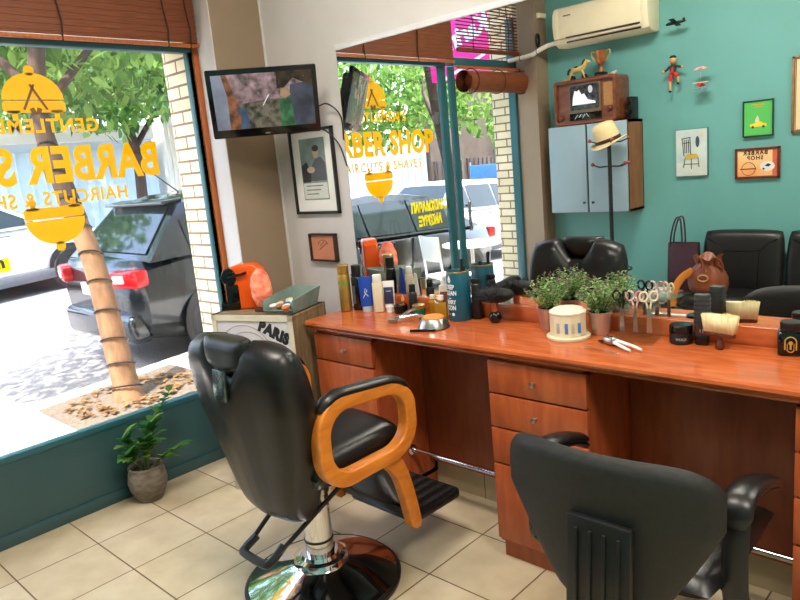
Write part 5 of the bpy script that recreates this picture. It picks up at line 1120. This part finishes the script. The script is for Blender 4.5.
# on the tv
ztv = zc + h + 0.003
t = thing('trophy', 'copper two handled trophy cup on a black base on top of the vintage television', 'trophy', (0.785, YW + 0.14, ztv)); t.scale = (1.1, 1.1, 1.08)
B().box((0, 0, 0.014), (0.062, 0.062, 0.028), bev=0.004).done('plinth', M_GLOSSB, t)
M_COP = mat('trophy_copper', (202, 128, 78), 0.28, 0.75, noise=0.1)
B().lathe([(0.022, 0.028), (0.020, 0.034), (0.008, 0.052), (0.007, 0.066), (0.016, 0.076), (0.030, 0.096), (0.037, 0.125), (0.038, 0.158), (0.042, 0.163), (0.038, 0.163), (0.034, 0.125), (0.0, 0.09)], seg=24, cap=False).done('cup', M_COP, t, sharp=60)
for q in (-1, 1): B().tube(arc3([(q * 0.036, 0, 0.150), (q * 0.060, 0, 0.165), (q * 0.064, 0, 0.140), (q * 0.045, 0, 0.110), (q * 0.028, 0, 0.096)], 5), 0.0035, 8).done('handle', mat('trophy_brass', (214, 186, 120), 0.3, 0.6, noise=0.1), t)
t = thing('toy_horse', 'small toy horse with dark saddle and wheels beside the trophy', 'toy', (0.598, YW + 0.14, ztv)); t.scale = (1.22, 1.22, 1.15)
M_HR = mat('yellow_horse_paint', (214, 186, 110), 0.45, c2=(60, 50, 34), ns=40, lo=0.3, hi=0.42)
b = B().ell((0.0, 0, 0.066), (0.046, 0.016, 0.020)).tube(arc3([(0.034, 0, 0.068), (0.050, 0, 0.090), (0.056, 0, 0.106)], 4), [0.017, 0.016, 0.015, 0.014, 0.013, 0.012, 0.012, 0.011, 0.011], 10).ell((0.069, 0, 0.106), (0.021, 0.009, 0.010), Matrix.Rotation(R(24), 3, 'Y'), 14, 8)
for x, y, dx in ((0.032, 0.009, 0.022), (0.026, -0.009, 0.005), (-0.032, 0.009, -0.018), (-0.036, -0.009, -0.004)): b.tube([(x, y, 0.058), (x + dx * 0.5, y, 0.034), (x + dx, y, 0.006)], [0.009, 0.006, 0.005], 8)
b.done('body', M_HR, t, sharp=60)
B().tube(arc3([(-0.044, 0, 0.074), (-0.060, 0, 0.066), (-0.066, 0, 0.040)], 4), 0.006, 8).tube(arc3([(0.030, 0, 0.088), (0.040, 0, 0.108), (0.050, 0, 0.120)], 4), 0.006, 8).done('mane_and_tail', M_PLAST, t, sharp=60)
B().ell((-0.004, 0, 0.080), (0.018, 0.0175, 0.008)).done('saddle', M_PLAST, t)
for x in (-0.034, 0.046): B().lathe([(0.014, -0.013), (0.016, -0.009), (0.016, 0.009), (0.014, 0.013)], (x, 0, 0.0165), 18, Matrix.Rotation(R(90), 4, 'X')).done('wheel', M_PLAST, t)
for nm, x, c, l in (('toy_figurine', 0.500, (190, 160, 90), 'tiny yellowish figurine on the window end of the vintage television'), ('toy_figurine', 0.880, (206, 196, 170), 'tiny pale figurine lying right of the trophy')):
    one(B().ell((0, 0, 0.012), (0.018, 0.010, 0.012)).ell((0.016, 0, 0.020), (0.008, 0.007, 0.008)).ell((-0.016, 0, 0.010), (0.010, 0.008, 0.009)), nm, mat('figurine_%d' % int(x * 100), c, 0.5, noise=0.2, ns=40), l, 'figurine', (x, YW + 0.14, ztv), 0)
t = thing('speaker', 'slim black speaker at the end of the wall cabinet beside the vintage television', 'speaker', (0.986, YW + 0.08, zc))
B().box((0, 0, 0.078), (0.036, 0.11, 0.156), bev=0.005).done('case', M_PLAST, t)
for z, r_ in ((0.05, 0.020), (0.11, 0.014)): B().lathe([(r_, 0), (r_, 0.003), (r_ * 0.7, 0.001), (0.0, 0.002)], (0, 0.055, z), 18, Matrix.Rotation(R(-90), 4, 'X')).done('driver', M_GLOSSB, t)
# air conditioner
t = thing('air_conditioner', 'cream wall air conditioner above the vintage television', 'air conditioner', (0.80, YW, 2.215))
M_AC = mat('aged_cream_plastic', (234, 224, 192), 0.45, noise=0.06, ns=6)
sp = [(0.0, 0.0), (0.12, -0.004), (0.165, 0.018), (0.19, 0.07), (0.20, 0.14), (0.195, 0.225), (0.17, 0.265), (0.12, 0.28), (0.0, 0.28)]
B().prism(sp, 0.69, frame((-0.345, 0, 0), (0, 1, 0), (0, 0, 1)), bev=0.01).done('body', M_AC, t, sharp=30)
for q in (-1, 1): B().prism([(p[0] + (0.004 if p[0] > 0.01 else 0), p[1]) for p in sp], 0.05, frame((q * 0.335 - 0.025, 0, 0), (0, 1, 0), (0, 0, 1)), bev=0.008).done('end_cap', M_AC, t, sharp=30)
b = B()
for k in range(2): b.box((0.02, 0.168 + k * 0.016, 0.026 + k * 0.030), (0.56, 0.008, 0.020), Matrix.Rotation(R(58), 3, 'X'))
b.done('outlet_slot', M_PLAST, t)
B().box((0.02, 0.180, 0.040), (0.58, 0.012, 0.010), Matrix.Rotation(R(58), 3, 'X')).done('louvre', M_AC, t)
B().box((-0.30, 0.186, 0.052), (0.10, 0.004, 0.022), Matrix.Rotation(R(60), 3, 'X')).done('display_panel', mat('grey_panel_plastic', (170, 164, 140), 0.4, noise=0.05), t)
B().box((-0.24, 0.2005, 0.205), (0.06, 0.002, 0.008)).done('maker_badge', mat('badge_grey', (110, 104, 92), 0.5, noise=0.05), t)
t = thing('air_pipe', 'white insulated pipe running from the air conditioner to the window', 'pipe', (0.30, -2.52, 2.2))
B().tube(arc3([(0.13, -0.06, 0.055), (0.06, -0.045, 0.045), (0.0, -0.002, 0.015), (-0.06, 0.0, -0.005), (-0.26, 0.0, -0.015)], 6), 0.0165, 12).done('insulation', mat('white_pipe_wrap', (226, 220, 206), 0.7, noise=0.1, ns=30), t, sharp=60)
for x, y, z in ((0.0, -0.002, 0.015), (-0.15, 0.0, -0.01)): B().tube([(x, y + 0.018 * math.cos(R(a)), z + 0.018 * math.sin(R(a))) for a in range(0, 360, 24)], 0.003, 6, True).done('tie', M_PLAST, t)
t = thing('cable_coil', 'small coil of black cable on the pier above the white pipe', 'cable', (0.279, -2.57, 2.30))
B().tube([(0.0, 0.022 * math.cos(a) , 0.045 * math.sin(a)) for a in [k * 0.35 for k in range(18)]], 0.009, 8, True).tube(arc3([(0, 0, -0.04), (0.01, 0.02, -0.055), (0, 0.03, -0.08)], 4), 0.005, 6).done('loop', M_PLAST, t)
t = thing('junction_box', 'small cream junction box high on the pier beside the air conditioner', 'junction box', (0.267, -2.63, 2.48)); B().box((0.014, 0, 0.0), (0.028, 0.10, 0.038), bev=0.004).done('box', M_AC, t); B().box((0.029, 0, 0.0), (0.003, 0.092, 0.030), bev=0.001).done('lid', M_AC, t)
# coat stand and hat
t = thing('coat_stand', 'slim black coat stand in front of the pale blue cabinet', 'coat stand', (0.952, -2.33, 0))
B().cyl((0, 0, 0.02), (0, 0, 1.535), 0.014, seg=14).done('pole', M_PLAST, t)
for k in range(4):
    a = R(90 * k + 40); B().tube(arc3([(0, 0, 0.10), (0.12 * math.cos(a), 0.12 * math.sin(a), 0.06), (0.20 * math.cos(a), 0.20 * math.sin(a), 0.010)], 4), 0.010, 8).done('foot', M_PLAST, t)
for z, a0, L_ in ((1.335, 12, 0.13), (1.50, 55, 0.13)):
    for k in range(4 if z > 1.4 else 3):
        a = R(a0 + (90 if z > 1.4 else 168) * k); dx, dy = math.cos(a) * L_, math.sin(a) * L_
        h_ = B().tube([(0, 0, z), (dx * 0.6, dy * 0.6, z - 0.004), (dx, dy, z + 0.014)], 0.005, 8).done('hook', M_PLAST, t)
        B().ell((dx, dy, z + 0.016), 0.013, None, 12, 8).done('knob', mat('reddish_wood_ball', (150, 66, 44), 0.4, noise=0.2), h_)
B().tube([(0.13 * math.cos(R(a)), 0.13 * math.sin(R(a)), 0.61) for a in range(0, 360, 20)], 0.006, 8, True).tube([(-0.13, 0, 0.61), (0.13, 0, 0.61)], 0.005, 8).done('umbrella_ring', M_PLAST, t)
t = thing('straw_hat', 'cream straw fedora with a dark band hanging on top of the coat stand', 'hat', (0.952, -2.33, 1.495)); t.rotation_euler = (R(-16), R(-10), R(12))
M_STRAW = mat('straw', (232, 210, 158), 0.8, noise=0.14, ns=120)
vs = []; fs = []; prof_ = [(0.116, 0.006), (0.120, 0.000), (0.110, -0.004), (0.092, 0.0), (0.082, 0.010), (0.081, 0.050), (0.077, 0.100), (0.068, 0.135), (0.042, 0.145), (0.0, 0.122)]
N_ = 36
for i in range(N_):
    a = 2 * math.pi * i / N_
    for k, (r_, z) in enumerate(prof_):
        ex = 1.12; pin = 1 - 0.16 * max(0, math.cos(a)) ** 2 * (1 if k >= 6 else 0)
        zz = z + (0.012 * math.cos(2 * a) if k < 3 else 0) - (0.012 * abs(math.sin(a)) * 0 + (0.016 * math.exp(-(math.sin(a) * 3) ** 2) if k >= 8 else 0))
        vs.append((r_ * ex * math.cos(a), r_ * math.sin(a) * pin * 0.95, zz))
n_p = len(prof_)
for i in range(N_):
    j = (i + 1) % N_
    for k in range(n_p - 1): fs.append((i * n_p + k, j * n_p + k, j * n_p + k + 1, i * n_p + k + 1))
B().mesh(vs, fs).done('crown_and_brim', M_STRAW, t, sharp=60)
b = B().mesh([((0.0845 - 0.0012 * q) * 1.12 * math.cos(2 * math.pi * i / N_), (0.0845 - 0.0012 * q) * 0.95 * math.sin(2 * math.pi * i / N_), 0.012 + 0.024 * q) for i in range(N_) for q in (0, 1)], [(2 * i, 2 * ((i + 1) % N_), 2 * ((i + 1) % N_) + 1, 2 * i + 1) for i in range(N_)])
b.done('band', mat('dark_hat_band', (56, 40, 36), 0.7, noise=0.1), t, sharp=60)
# pictures: local frame faces +y; local x runs towards -x
MP_ = frame((0, 0, 0), (-1, 0, 0), (0, 0, 1))
def pic(name, label, x0, x1, z0, z1, fw, fm_, face):
    t = thing(name, label, 'picture', ((x0 + x1) / 2, YW + 0.0005, (z0 + z1) / 2)); w, h = x1 - x0, z1 - z0
    if fw: picture_frame(t, MP_, w, h, fw, 0.022, fm_)
    else: flat(B().box((0, 0, 0.010), (w, h, 0.020), bev=0.002), 'canvas', fm_, t, MP_)
    return t, flat(B().box((0, 0, 0.0215 if not fw else 0.012), (w - 2 * fw - 0.006, h - 2 * fw - 0.006, 0.003)), 'print', face, t, MP_), w, h
def art(p_, name, poly, c, z, m=None): return flat(B().prism(poly, 0.0006, Matrix.Translation((0, 0, z))), name, m or mat('art_' + name, c, 0.6, noise=0.1, ns=20), p_, MP_)
t, p_, w, h = pic('chair_painting', 'pale blue unframed painting of a yellow seated chair on the teal wall', 1.266, 1.482, 1.215, 1.536, 0, mat('canvas_edge', (60, 104, 104), 0.7, noise=0.1), mat('pale_blue_painting', (178, 204, 206), 0.6, c2=(206, 220, 216), ns=8))
Z1 = 0.0232
art(p_, 'painted_floor', [(-w * .48, -h * .48), (w * .48, -h * .48), (w * .48, -h * .2), (-w * .48, -h * .14)], (204, 214, 208), Z1)
art(p_, 'painted_seat', [(0.030, -0.005), (-0.038, -0.010), (-0.050, -0.036), (0.025, -0.045), (0.045, -0.03)], (206, 176, 70), Z1 + .0014)
MDA = mat('art_dark_lines', (44, 42, 46), 0.6, noise=0.1)
b = B()
for x0_, y0_, x1_, y1_ in ((0.062, 0.10, 0.050, -0.02), (0.008, 0.105, 0.004, -0.01), (0.066, 0.098, 0.004, 0.104), (0.058, 0.068, 0.006, 0.07), (0.048, 0.09, 0.042, 0.0), (0.034, 0.09, 0.030, 0.0), (0.020, 0.09, 0.016, 0.0), (0.042, -0.035, 0.055, -0.10), (-0.045, -0.035, -0.052, -0.10), (0.0, -0.04, 0.0, -0.11), (0.05, -0.075, -0.05, -0.078)):
    b.tube([Vector((x0_, y0_, Z1 + .002)), Vector((x1_, y1_, Z1 + .002))], 0.0028, 6, sx=0.4)
flat(b, 'painted_chair_frame', MDA, p_, MP_)
art(p_, 'painted_window', circ(0.017, 16, (-0.042, 0.072), 0.8, 2.2), (70, 78, 90), Z1 + .001)
art(p_, 'painted_sun', circ(0.016, 12, (-0.075, 0.12)), (226, 206, 180), Z1 + .001)
t, p_, w, h = pic('green_poster', 'bright green poster with a small yellow car in a thin dark frame', 1.703, 1.886, 1.447, 1.676, 0.006, mat('dark_green_frame', (30, 66, 42), 0.5, noise=0.1), mat('bright_green_print', (84, 190, 92), 0.6, noise=0.05, ns=6))
Z1 = 0.0138
art(p_, 'yellow_car', [(0.045, -0.052), (0.048, -0.035), (0.02, -0.030), (0.006, -0.020), (-0.02, -0.022), (-0.03, -0.032), (-0.052, -0.036), (-0.052, -0.052)], (236, 210, 50), Z1)
for q in (-0.034, 0.030): art(p_, 'car_wheel', circ(0.008, 12, (q, -0.053)), (60, 50, 40), Z1 + .001)
art(p_, 'pale_figure', [(0.018, -0.022), (-0.010, -0.022), (-0.006, 0.0), (0.002, 0.02), (0.012, 0.0)], (222, 214, 190), Z1 + .0012)
art(p_, 'title_bar', [(-0.038, 0.082), (0.036, 0.082), (0.036, 0.090), (-0.038, 0.090)], (196, 160, 60), Z1)
art(p_, 'title_line', [(-0.028, 0.070), (0.026, 0.070), (0.026, 0.075), (-0.028, 0.075)], (196, 160, 60), Z1)
t, p_, w, h = pic('shop_sign', 'orange framed barber sign in a red wood frame under the green poster', 1.656, 1.928, 1.178, 1.377, 0.013, mat('red_wood_frame', (110, 42, 28), 0.35, noise=0.2), mat('orange_fade_print', (232, 156, 90), 0.6, c2=(244, 206, 150), ns=4))
Z1 = 0.0138
for txt, y, s_ in (('BARBER', 0.066, 0.036), ('SHOP', 0.034, 0.034)):
    vs, fs = text_mesh(txt, s_, 1.0, 0.0012, 0.0006, 1.25); flat(B().mesh(vs, fs, Matrix.Translation((0.010 if s_ > 0.035 else 0.012, y, Z1))), 'sign_lettering', M_BLACKTXT, p_, MP_)
flat(B().tube([Vector((0.052 + 0.042 * math.cos(R(a)), -0.035 + 0.042 * math.sin(R(a)), Z1)) for a in range(0, 360, 15)], 0.0016, 6, True).box((0.055, -0.035, Z1), (0.10, 0.006, 0.001)), 'round_mark', MDA, p_, MP_)
art(p_, 'white_bubble', circ(0.042, 20, (-0.062, -0.022), 1.05, 0.75), (228, 228, 224), Z1)
art(p_, 'bubble_marks', [(-0.045, -0.02), (-0.065, -0.005), (-0.085, -0.012), (-0.07, -0.026)], (40, 40, 44), Z1 + .001)
art(p_, 'bubble_dot', circ(0.007, 10, (-0.04, -0.038)), (40, 40, 44), Z1 + .001)
art(p_, 'red_side', [(-0.092, 0.08), (-0.120, 0.08), (-0.120, -0.08), (-0.092, -0.08)], (206, 100, 72), Z1 - 0.0003)
t, p_, w, h = pic('large_picture', 'large cream picture in a gilt frame at the right edge of the mirror', 1.989, 2.40, 1.452, 1.910, 0.014, mat('gilt_wood_frame', (150, 112, 66), 0.4, noise=0.2), mat('cream_picture_paper', (226, 206, 166), 0.6, noise=0.06, ns=8))
art(p_, 'dark_inner_line', [(w / 2 - .02, -h / 2 + .02), (w / 2 - .024, -h / 2 + .02), (w / 2 - .024, h / 2 - .02), (w / 2 - .02, h / 2 - .02)], (70, 56, 44), 0.0138)
# toys on the wall
t = thing('toy_aeroplane', 'little black toy aeroplane hung high on the teal wall', 'toy', (1.303, YW + 0.09, 2.232))
B().tube([(-0.065, 0, 0), (-0.045, 0, 0.002), (0.03, 0, 0.003), (0.062, 0, 0.002)], [0.006, 0.011, 0.010, 0.005], 10).done('fuselage', M_PLAST, t, sharp=60)
B().box((-0.006, 0, 0.006), (0.034, 0.13, 0.004), Matrix.Rotation(R(14), 3, 'X'), bev=0.001).done('wing', M_PLAST, t); B().box((0.054, 0, 0.006), (0.016, 0.05, 0.003)).box((0.054, 0, 0.014), (0.016, 0.003, 0.022)).done('tail_fin', M_PLAST, t)
B().cyl((0.0, -0.088, 0.012), (0.0, 0.0, 0.008), 0.0015, seg=6).done('wire', M_STEEL, t)
t = thing('wooden_doll', 'jointed wooden doll in red shorts and dark jacket hung on the teal wall', 'toy', (1.268, YW + 0.055, 1.92))
M_PW = mat('natural_doll_wood', (214, 164, 104), 0.5, noise=0.15, ns=20); M_DJ = mat('dark_green_jacket', (44, 52, 44), 0.6, noise=0.1); M_RS = mat('red_shorts', (200, 44, 44), 0.5, noise=0.1)
B().ell((0, 0, 0.082), (0.024, 0.022, 0.026), None, 16, 12).cyl((0, 0, 0.05), (0, 0, 0.062), 0.008).done('head', M_PW, t)
B().ell((0, 0.0, 0.102), (0.023, 0.021, 0.012), None, 14, 8).done('hair', M_PLAST, t)
B().lathe([(0.016, -0.005), (0.020, 0.010), (0.024, 0.045), (0.010, 0.056), (0.0, 0.056)]).done('torso', M_DJ, t); B().box((0, 0.018, 0.022), (0.018, 0.008, 0.05), bev=0.003).done('shirt_front', M_RS, t)
for q, e in ((-1, (-0.062, 0.01, 0.014)), (1, (0.066, 0.01, 0.030))):
    a_ = B().tube([(q * 0.022, 0, 0.044), (q * 0.045, 0, 0.022 if q < 0 else 0.034), e], 0.008, 8).done('arm', M_DJ, t); B().ell(e, 0.010, None, 10, 8).done('hand', M_PW, a_)
for q, pts in ((-1, [(-0.012, 0, -0.004), (-0.022, 0, -0.05), (-0.020, 0.0, -0.115)]), (1, [(0.012, 0, -0.004), (0.036, 0.01, -0.026), (0.034, 0.0, -0.068)])):
    l_ = B().tube(pts[:2], 0.0135, 10).done('leg', M_RS, t); B().tube(pts[1:], 0.008, 8).done('shin', M_PW, l_); B().ell((pts[2][0], 0.006, pts[2][2] - 0.006), (0.009, 0.014, 0.008), None, 10, 8).done('shoe', M_PLAST, l_)
B().cyl((0, -0.05, 0.09), (0, 0, 0.09), 0.0015, seg=6).done('wire', M_STEEL, t)
t = thing('toy_biplane', 'little red and white toy biplane under a parasol wing hung beside the doll', 'toy', (1.463, YW + 0.075, 1.815))
B().tube([(0, -0.05, 0.0), (0, 0.02, 0.0), (0, 0.05, -0.002)], [0.007, 0.015, 0.012], 12).done('fuselage', mat('toy_red', (204, 50, 40), 0.45, noise=0.1), t)
B().box((0, 0.01, 0.014), (0.095, 0.030, 0.005), bev=0.001).done('wing', M_CREAM, t); B().box((0, 0.01, -0.026), (0.085, 0.030, 0.005), bev=0.001).done('wing', mat('toy_blue_white', (180, 190, 214), 0.45, c2=(70, 90, 170), ns=25), t)
B().prism([(-0.045, 0), (-0.02, 0.016), (0.02, 0.020), (0.048, 0.004), (0.02, 0.002)], 0.03, frame((0, 0.025, 0.095), (1, 0, 0), (0, 0, 1))).done('parasol_wing', mat('toy_pink_white', (226, 200, 196), 0.45, c2=(196, 60, 70), ns=30), t)
b = B()
for x, y in ((-0.03, 0.0), (0.03, 0.0), (-0.03, 0.02), (0.03, 0.02)): b.cyl((x, y, -0.026), (x, y, 0.016), 0.0016, seg=6)
b.cyl((0, 0.01, 0.0), (0, 0.01, 0.098), 0.0016, seg=6).cyl((0, -0.073, 0.01), (0, 0, 0.01), 0.0015, seg=6); b.done('struts', M_STEEL, t)
# waiting armchairs
def armchair(label, x0, x1):
    w = x1 - x0
    t = thing('waiting_chair', label, 'chair', ((x0 + x1) / 2, YW, 0), 0, 'black leather waiting chairs by the teal wall')
    def P(u, v):
        k = (v + 1) / 2; hw = w / 2 - 0.004 - 0.018 * max(0, v) ** 4
        return (u * hw, 0.165 - 0.075 * k + 0.012 * u * u, 0.44 + k * (0.415 - 0.012 * abs(u) ** 4)), (0, 1, 0.15)
    bk_ = B().shell(P, 26, 22, 0.10, 7).done('backrest', M_LEATH, t, sharp=60)
    fr_ = lambda x, z: Vector((x, 0.165 - 0.075 * (z - 0.44) / 0.415 + 0.052, z))
    B().tube(arc3([fr_(w * 0.42, 0.80), fr_(w * 0.30, 0.765), fr_(w * 0.20, 0.725), fr_(-w * 0.20, 0.725), fr_(-w * 0.30, 0.765), fr_(-w * 0.42, 0.80)], 5), 0.0035, 6).tube([fr_(w * 0.22, 0.72), fr_(w * 0.22, 0.50)], 0.003, 6).tube([fr_(-w * 0.22, 0.72), fr_(-w * 0.22, 0.50)], 0.003, 6).done('stitched_seam', M_GLOSSB, bk_)
    def Ps(u, v): return (u * (w / 2 - 0.006), 0.385 + 0.235 * v, 0.432 + 0.012 * v), (0, 0, 1)
    B().shell(Ps, 22, 20, 0.12, 8).done('seat', M_LEATH, t, sharp=60)
    B().box((0, 0.39, 0.355), (w - 0.03, 0.46, 0.025), bev=0.004).done('frame', M_CHROME, t)
    for x in (-w / 2 + 0.035, w / 2 - 0.035):
        for y in (0.18, 0.58): B().cyl((x, y, 0), (x, y, 0.345), 0.014, seg=12).done('leg', M_CHROME, t)
    B().tube([(-w / 2 + 0.02, 0.625, 0.388), (w / 2 - 0.02, 0.625, 0.388)], 0.006, 8).done('front_rail', M_CHROME, t)
armchair('black leather waiting chair with the brown bag on it, by the teal wall', 1.485, 1.998)
armchair('black leather waiting chair right of the one holding the brown bag', 2.004, 2.520)
# side table, magazines, bags
t = thing('side_table', 'low side table with magazines beside the black waiting chairs', 'table', (1.315, YW + 0.33, 0))
M_TB = mat('dark_table_top', (66, 50, 40), 0.4, noise=0.2); B().box((0, 0, 0.425), (0.30, 0.56, 0.025), bev=0.004).done('table_top', M_TB, t)
for x in (-0.13, 0.13):
    for y in (-0.25, 0.25): B().box((x, y, 0.206), (0.03, 0.03, 0.412)).done('leg', M_TB, t)
mags = [((170, 160, 150), 'bottom magazine of the stack on the side table', 6), ((220, 210, 206), 'second magazine from the bottom of the stack on the side table', -9), ((186, 120, 110), 'third magazine from the bottom of the stack, reddish cover, on the side table', 4), ((232, 228, 218), 'topmost pale magazine of the stack on the side table', -16)]
for k, (c, l, a) in enumerate(mags):
    z = 0.438 + k * 0.0135
    t = thing('magazine', l, 'magazine', (1.325 + 0.012 * (k % 2), -2.235, z), R(a), 'magazines on the side table')
    B().box((0, 0, 0.0062), (0.205, 0.275, 0.009)).done('pages', M_WHITE, t); B().box((0, 0, 0.0118), (0.21, 0.28, 0.0015)).box((0, 0, 0.0009), (0.21, 0.28, 0.0015)).box((-0.1045, 0, 0.0062), (0.0015, 0.28, 0.012)).done('cover', mat('magazine_cover_%d' % k, c, 0.35, noise=0.3, ns=14), t)
t = thing('tote_bag', 'tall dark plum tote bag standing on the side table', 'bag', (1.372, YW + 0.165, 0.438))
M_PLUM = mat('plum_leather', (70, 44, 56), 0.35, noise=0.2, ns=14, bump=0.1)
vs = []; fs = []
for (z, hx, hy) in ((0, 0.105, 0.055), (0.01, 0.110, 0.060), (0.15, 0.107, 0.048), (0.30, 0.105, 0.034), (0.335, 0.104, 0.030)):
    for j in range(24):
        a = 2 * math.pi * j / 24; ca, sa = math.cos(a), math.sin(a); vs.append((hx * math.copysign(abs(ca) ** 0.4, ca), hy * math.copysign(abs(sa) ** 0.4, sa), z))
for i in range(4):
    for j in range(24): fs.append((i * 24 + j, i * 24 + (j + 1) % 24, (i + 1) * 24 + (j + 1) % 24, (i + 1) * 24 + j))
fs.append(tuple(range(23, -1, -1)))
B().mesh(vs, fs).done('body', M_PLUM, t, sharp=60)
for y in (-0.028, 0.030): B().tube(arc3([(-0.085, y, 0.31), (-0.075, y, 0.40), (-0.045, y, 0.50), (-0.015, y, 0.505), (-0.004, y, 0.42), (0.0, y, 0.31)], 5), 0.009, 8, sx=0.6).done('handle', M_PLUM, t, sharp=60)
t = thing('shoulder_bag', 'slouchy brown leather bag with a buckle on the black waiting chair', 'bag', (1.655, -2.215, 0.512), R(-6))
M_BRL = mat('tan_brown_leather', (142, 74, 40), 0.4, c2=(112, 54, 28), ns=9, bump=0.2)
b = B().lathe([(0.0, 0.0), (0.090, 0.0), (0.112, 0.012), (0.122, 0.05), (0.118, 0.10), (0.092, 0.150), (0.066, 0.176), (0.072, 0.200), (0.086, 0.226), (0.078, 0.222), (0.058, 0.180), (0.0, 0.165)], seg=40, cap=False)
for v in b.bm.verts:
    a = math.atan2(v.co.y, v.co.x); k = min(1, v.co.z / 0.2); w_ = 0.10 * k * math.sin(7 * a) + 0.03 * math.sin(v.co.z * 60 + 3 * a)
    v.co.x *= 1 + w_; v.co.y *= 0.66 * (1 + w_)
    if v.co.z > 0.19: v.co.z += 0.022 * math.sin(3 * a + 0.6)
b.done('body', M_BRL, t, sharp=60)
for pts in ([(-0.05, 0.03, 0.19), (-0.035, 0.05, 0.225), (-0.02, 0.055, 0.19), (-0.01, 0.062, 0.13)], [(0.02, 0.04, 0.20), (0.05, 0.05, 0.225), (0.085, 0.04, 0.20), (0.10, 0.035, 0.14)]): B().tube(arc3(pts, 5), 0.012, 8, sx=0.5).done('flap', M_BRL, t, sharp=60)
B().tube([(-0.012 + 0.030 * math.cos(R(a)), 0.083, 0.100 + 0.020 * math.sin(R(a))) for a in range(0, 360, 20)], 0.0045, 8, True).done('buckle', mat('pale_buckle', (206, 160, 110), 0.35, 0.4, noise=0.1), t)
B().tube(arc3([(-0.085, 0.03, 0.14), (-0.150, 0.055, 0.09), (-0.192, 0.075, 0.0), (-0.196, 0.085, -0.09)], 6), 0.024, 8, sx=1.0, sy=0.2).done('strap', mat('orange_tan_strap', (204, 124, 40), 0.5, noise=0.15), t, sharp=60)
